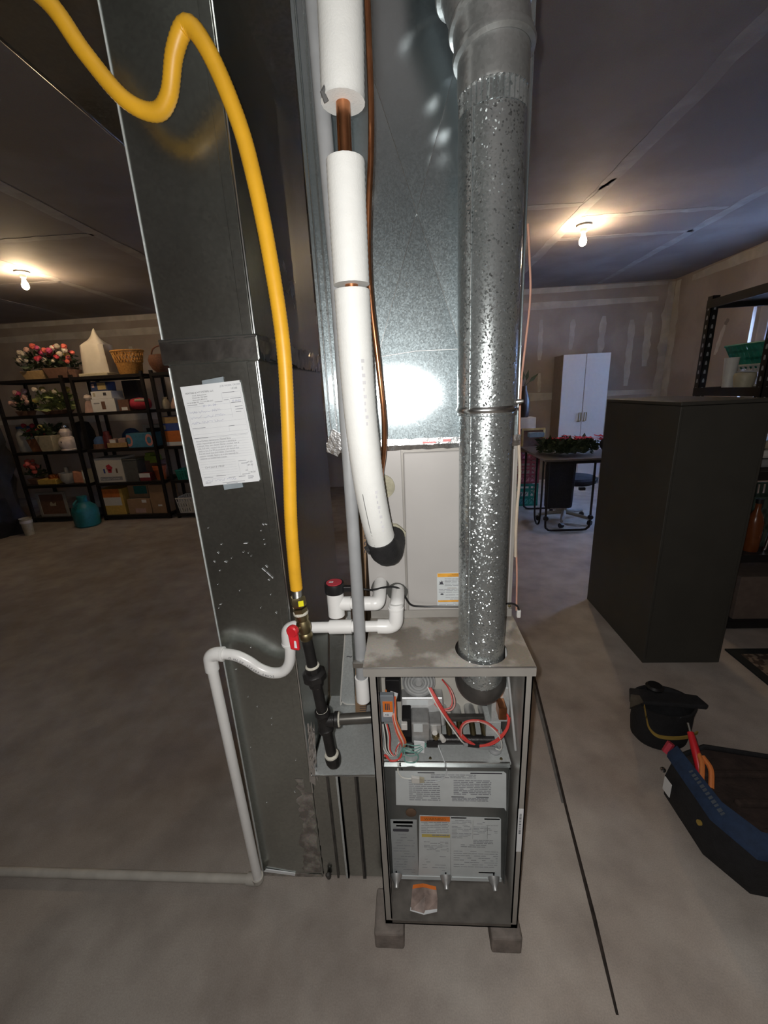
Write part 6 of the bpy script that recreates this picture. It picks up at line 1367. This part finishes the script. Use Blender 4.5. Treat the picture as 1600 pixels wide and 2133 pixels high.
MB().hexa([V(-3.64, 4.97, Z5[2]), V(-3.48, 4.97, Z5[2]), V(-3.48, 5.25, Z5[2]), V(-3.64, 5.25, Z5[2])], [V(-3.65, 4.96, Z5[2]+.27), V(-3.46, 4.96, Z5[2]+.27), V(-3.46, 5.26, Z5[2]+.27), V(-3.65, 5.26, Z5[2]+.27)]).build('bin_body', mat('smoky_plastic', (.12, .125, .125), .3), t); bx(-3.655, -3.455, 4.955, 5.265, Z5[2]+.272, Z5[2]+.29).build('lid', MATS['smoky_plastic'], t, bevel=.004)
t = thing('green_toy', 'lime green stepped toy block on the fourth shelf', 'toy', (-3.42, 5.12, Z5[2]))
c = bx(-3.46, -3.24, 5.12, 5.24, Z5[2], Z5[2]+.24); c.build('stand', M_brown, t); c = bx(-3.44, -3.28, 5.10, 5.22, Z5[2]+.24, Z5[2]+.30); c.box(-3.42, -3.35, 5.10, 5.2, Z5[2]+.30, Z5[2]+.34); c.box(-3.37, -3.25, 5.09, 5.2, Z5[2]+.21, Z5[2]+.245); c.build('block', M_green, t, bevel=.004)
carton('red_white_box', 'flat box, white above and red below, on the fourth shelf', 'box', -3.47, -3.325, 4.97, 5.08, Z5[2], Z5[2]+.10, mat('box_red', (.20, .03, .04), .6), [(.0, .45, 1, .55, M_paper, 'white_band')], tape=False)
t = thing('orange_bucket', 'small orange bucket on the fourth shelf', 'bucket', (-3.22, 5.02, Z5[2]))
MB().lathe([(0, 0), (.055, 0), (.072, .12), (.08, .13), (.08, .16), (0, .16)], (-3.235, 5.06, Z5[2]), n=22).build('bucket_body', mat('orange_plastic', (.45, .11, .04), .4), t, smooth=True); MB().lathe([(0, 0), (.083, 0), (.083, .02), (0, .022)], (-3.235, 5.06, Z5[2]+.16), n=22).build('lid', MATS['orange_plastic'], t, smooth=True)
basket('teal_basket', 'small teal basket on the fourth shelf beside the duct', 'basket', -2.86, 5.05, Z5[2], .22, .2, .12, M_tealb)
# shelf 1
t = thing('silver_frame', 'large silver picture frame with dark picture on the bottom shelf', 'frame', (-4.77, 5.0, Z5[1]))
c = MB(); c.box(-4.96, -4.56, 4.98, 5.0, Z5[1], Z5[1]+.03); c.box(-4.96, -4.56, 4.98, 5.0, Z5[1]+.30, Z5[1]+.33); c.box(-4.96, -4.93, 4.98, 5.0, Z5[1]+.03, Z5[1]+.30); c.box(-4.59, -4.56, 4.98, 5.0, Z5[1]+.03, Z5[1]+.30); c.build('moulding', M_greyb, t)
bx(-4.93, -4.59, 4.99, 4.996, Z5[1]+.03, Z5[1]+.30).build('picture', M_brown, t); MB().prism([(-.04, 0), (.04, 0), (.045, .05), (.01, .03), (-.02, .06), (-.045, .03)], (-4.76, 4.9895, Z5[1]+.14), UX, UZ, .001).build('white_bird', M_cream, t)
t = thing('teal_jug', 'large teal plastic jug on the floor in front of the shelves', 'jug', (-4.12, 4.74, 0))
MB().lathe([(0, 0), (.12, 0), (.14, .02), (.145, .20), (.13, .25), (.07, .30), (.05, .31), (.05, .35), (0, .35)], (-4.12, 4.74, 0), n=28).build('jug_body', M_teal, t, smooth=True)
MB().lathe([(0, 0), (.055, 0), (.055, .03), (0, .032)], (-4.12, 4.74, .351), n=20).build('cap', M_teal, t, smooth=True)
MB().tube(curve([(-4.12, 4.62, .26), (-4.12, 4.59, .31), (-4.12, 4.65, .35)], 5), .012, 8).build('handle', M_teal, t, smooth=True)
carton('striped_carton', 'orange, white and yellow carton on the bottom shelf', 'box', -4.07, -3.75, 4.965, 5.25, Z5[1], Z5[1]+.345, M_yelb, [(.0, .68, .88, .32, M_oran, 'orange_band'), (.0, .36, .9, .32, M_whited, 'white_band')], tape=False)
carton('cardboard_box', 'tall brown cardboard box behind the label box on the bottom shelf', 'box', -3.73, -3.46, 5.06, 5.3, Z5[1], Z5[1]+.365, M_card, [(.3, .68, .65, .3, M_teal, 'teal_panel')])
carton('cardboard_box', 'low brown cardboard box with an oval pale label on the bottom shelf', 'box', -3.71, -3.40, 4.965, 5.05, Z5[1], Z5[1]+.20, M_card, [(.3, .08, .45, .3, M_pinkc, 'oval_label'), (.65, .75, .2, .2, M_paper, 'white_tab')])
carton('cardboard_box', 'brown cardboard box with a small white tab at the shelf end', 'box', -3.385, -3.165, 4.965, 5.25, Z5[1], Z5[1]+.38, M_card, [(.4, .25, .25, .06, M_paper, 'white_tab')])
basket('white_basket', 'white slatted basket on the bottom shelf beside the duct', 'basket', -2.86, 5.05, Z5[1], .32, .26, .20, M_whited)
# far left
db = thing('covered_bundle', 'tall dark lumpy bundle standing left of the storage shelves', 'bundle', (-4.95, 4.45, 0))
random.seed(52); c = MB(); n = 22; vs = []; rows = 12
for k_ in range(rows+1):
    z = 1.9*k_/rows
    for i in range(n):
        a_ = 2*PI*i/n; rr = (.34 - .10*(k_/rows)**2 + .05*math.sin(3*a_+k_) + .03*math.sin(7*a_-k_*1.7))*(1 if k_ < rows else .55)
        vs.append(V(-5.12 + .06*k_/rows*2 + rr*1.05*math.cos(a_), 4.45 + rr*.8*math.sin(a_), z))
c.add(vs, [(k_*n+i, k_*n+(i+1) % n, (k_+1)*n+(i+1) % n, (k_+1)*n+i) for k_ in range(rows) for i in range(n)] + [tuple(range(n-1, -1, -1)), tuple(rows*n+i for i in range(n))])
c.build('cover', M_dark, db, smooth=True)
MB().tube(curve([(-5.3, 4.18, 1.2), (-5.12, 4.13, 1.25), (-4.9, 4.18, 1.2)], 5), .012, 8).build('tie_strap', M_black, db, smooth=True)
t = thing('paper_cup', 'tall cream cup standing on the floor beside the dark bundle', 'cup', (-4.60, 4.45, 0))
MB().lathe([(0, 0), (.045, 0), (.06, .20), (.064, .21), (.058, .21), (.043, .01), (0, .01)], (-4.62, 4.42, 0), n=24).build('cup_body', M_cream, t, smooth=True)
MB().lathe([(.0605, 0), (.0625, .004), (.0625, .03), (.0605, .034)], (-4.62, 4.42, .15), n=24, cap=False).build('band', M_whited, t, smooth=True)
t = thing('red_bag', 'dark red bag on the floor at the left edge', 'bag', (-5.05, 4.25, 0))
MB().lathe([(0, 0), (.13, 0), (.15, .05), (.13, .15), (.06, .22), (.001, .235)], (-4.86, 4.02, 0), n=18).build('bag_body', mat('crimson', (.16, .02, .04), .7), t, smooth=True)
MB().tube(curve([(-4.92, 4.02, .2), (-4.9, 4.02, .28), (-4.83, 4.02, .28), (-4.8, 4.02, .2)], 5), .008, 8).build('handle', MATS['crimson'], t, smooth=True)
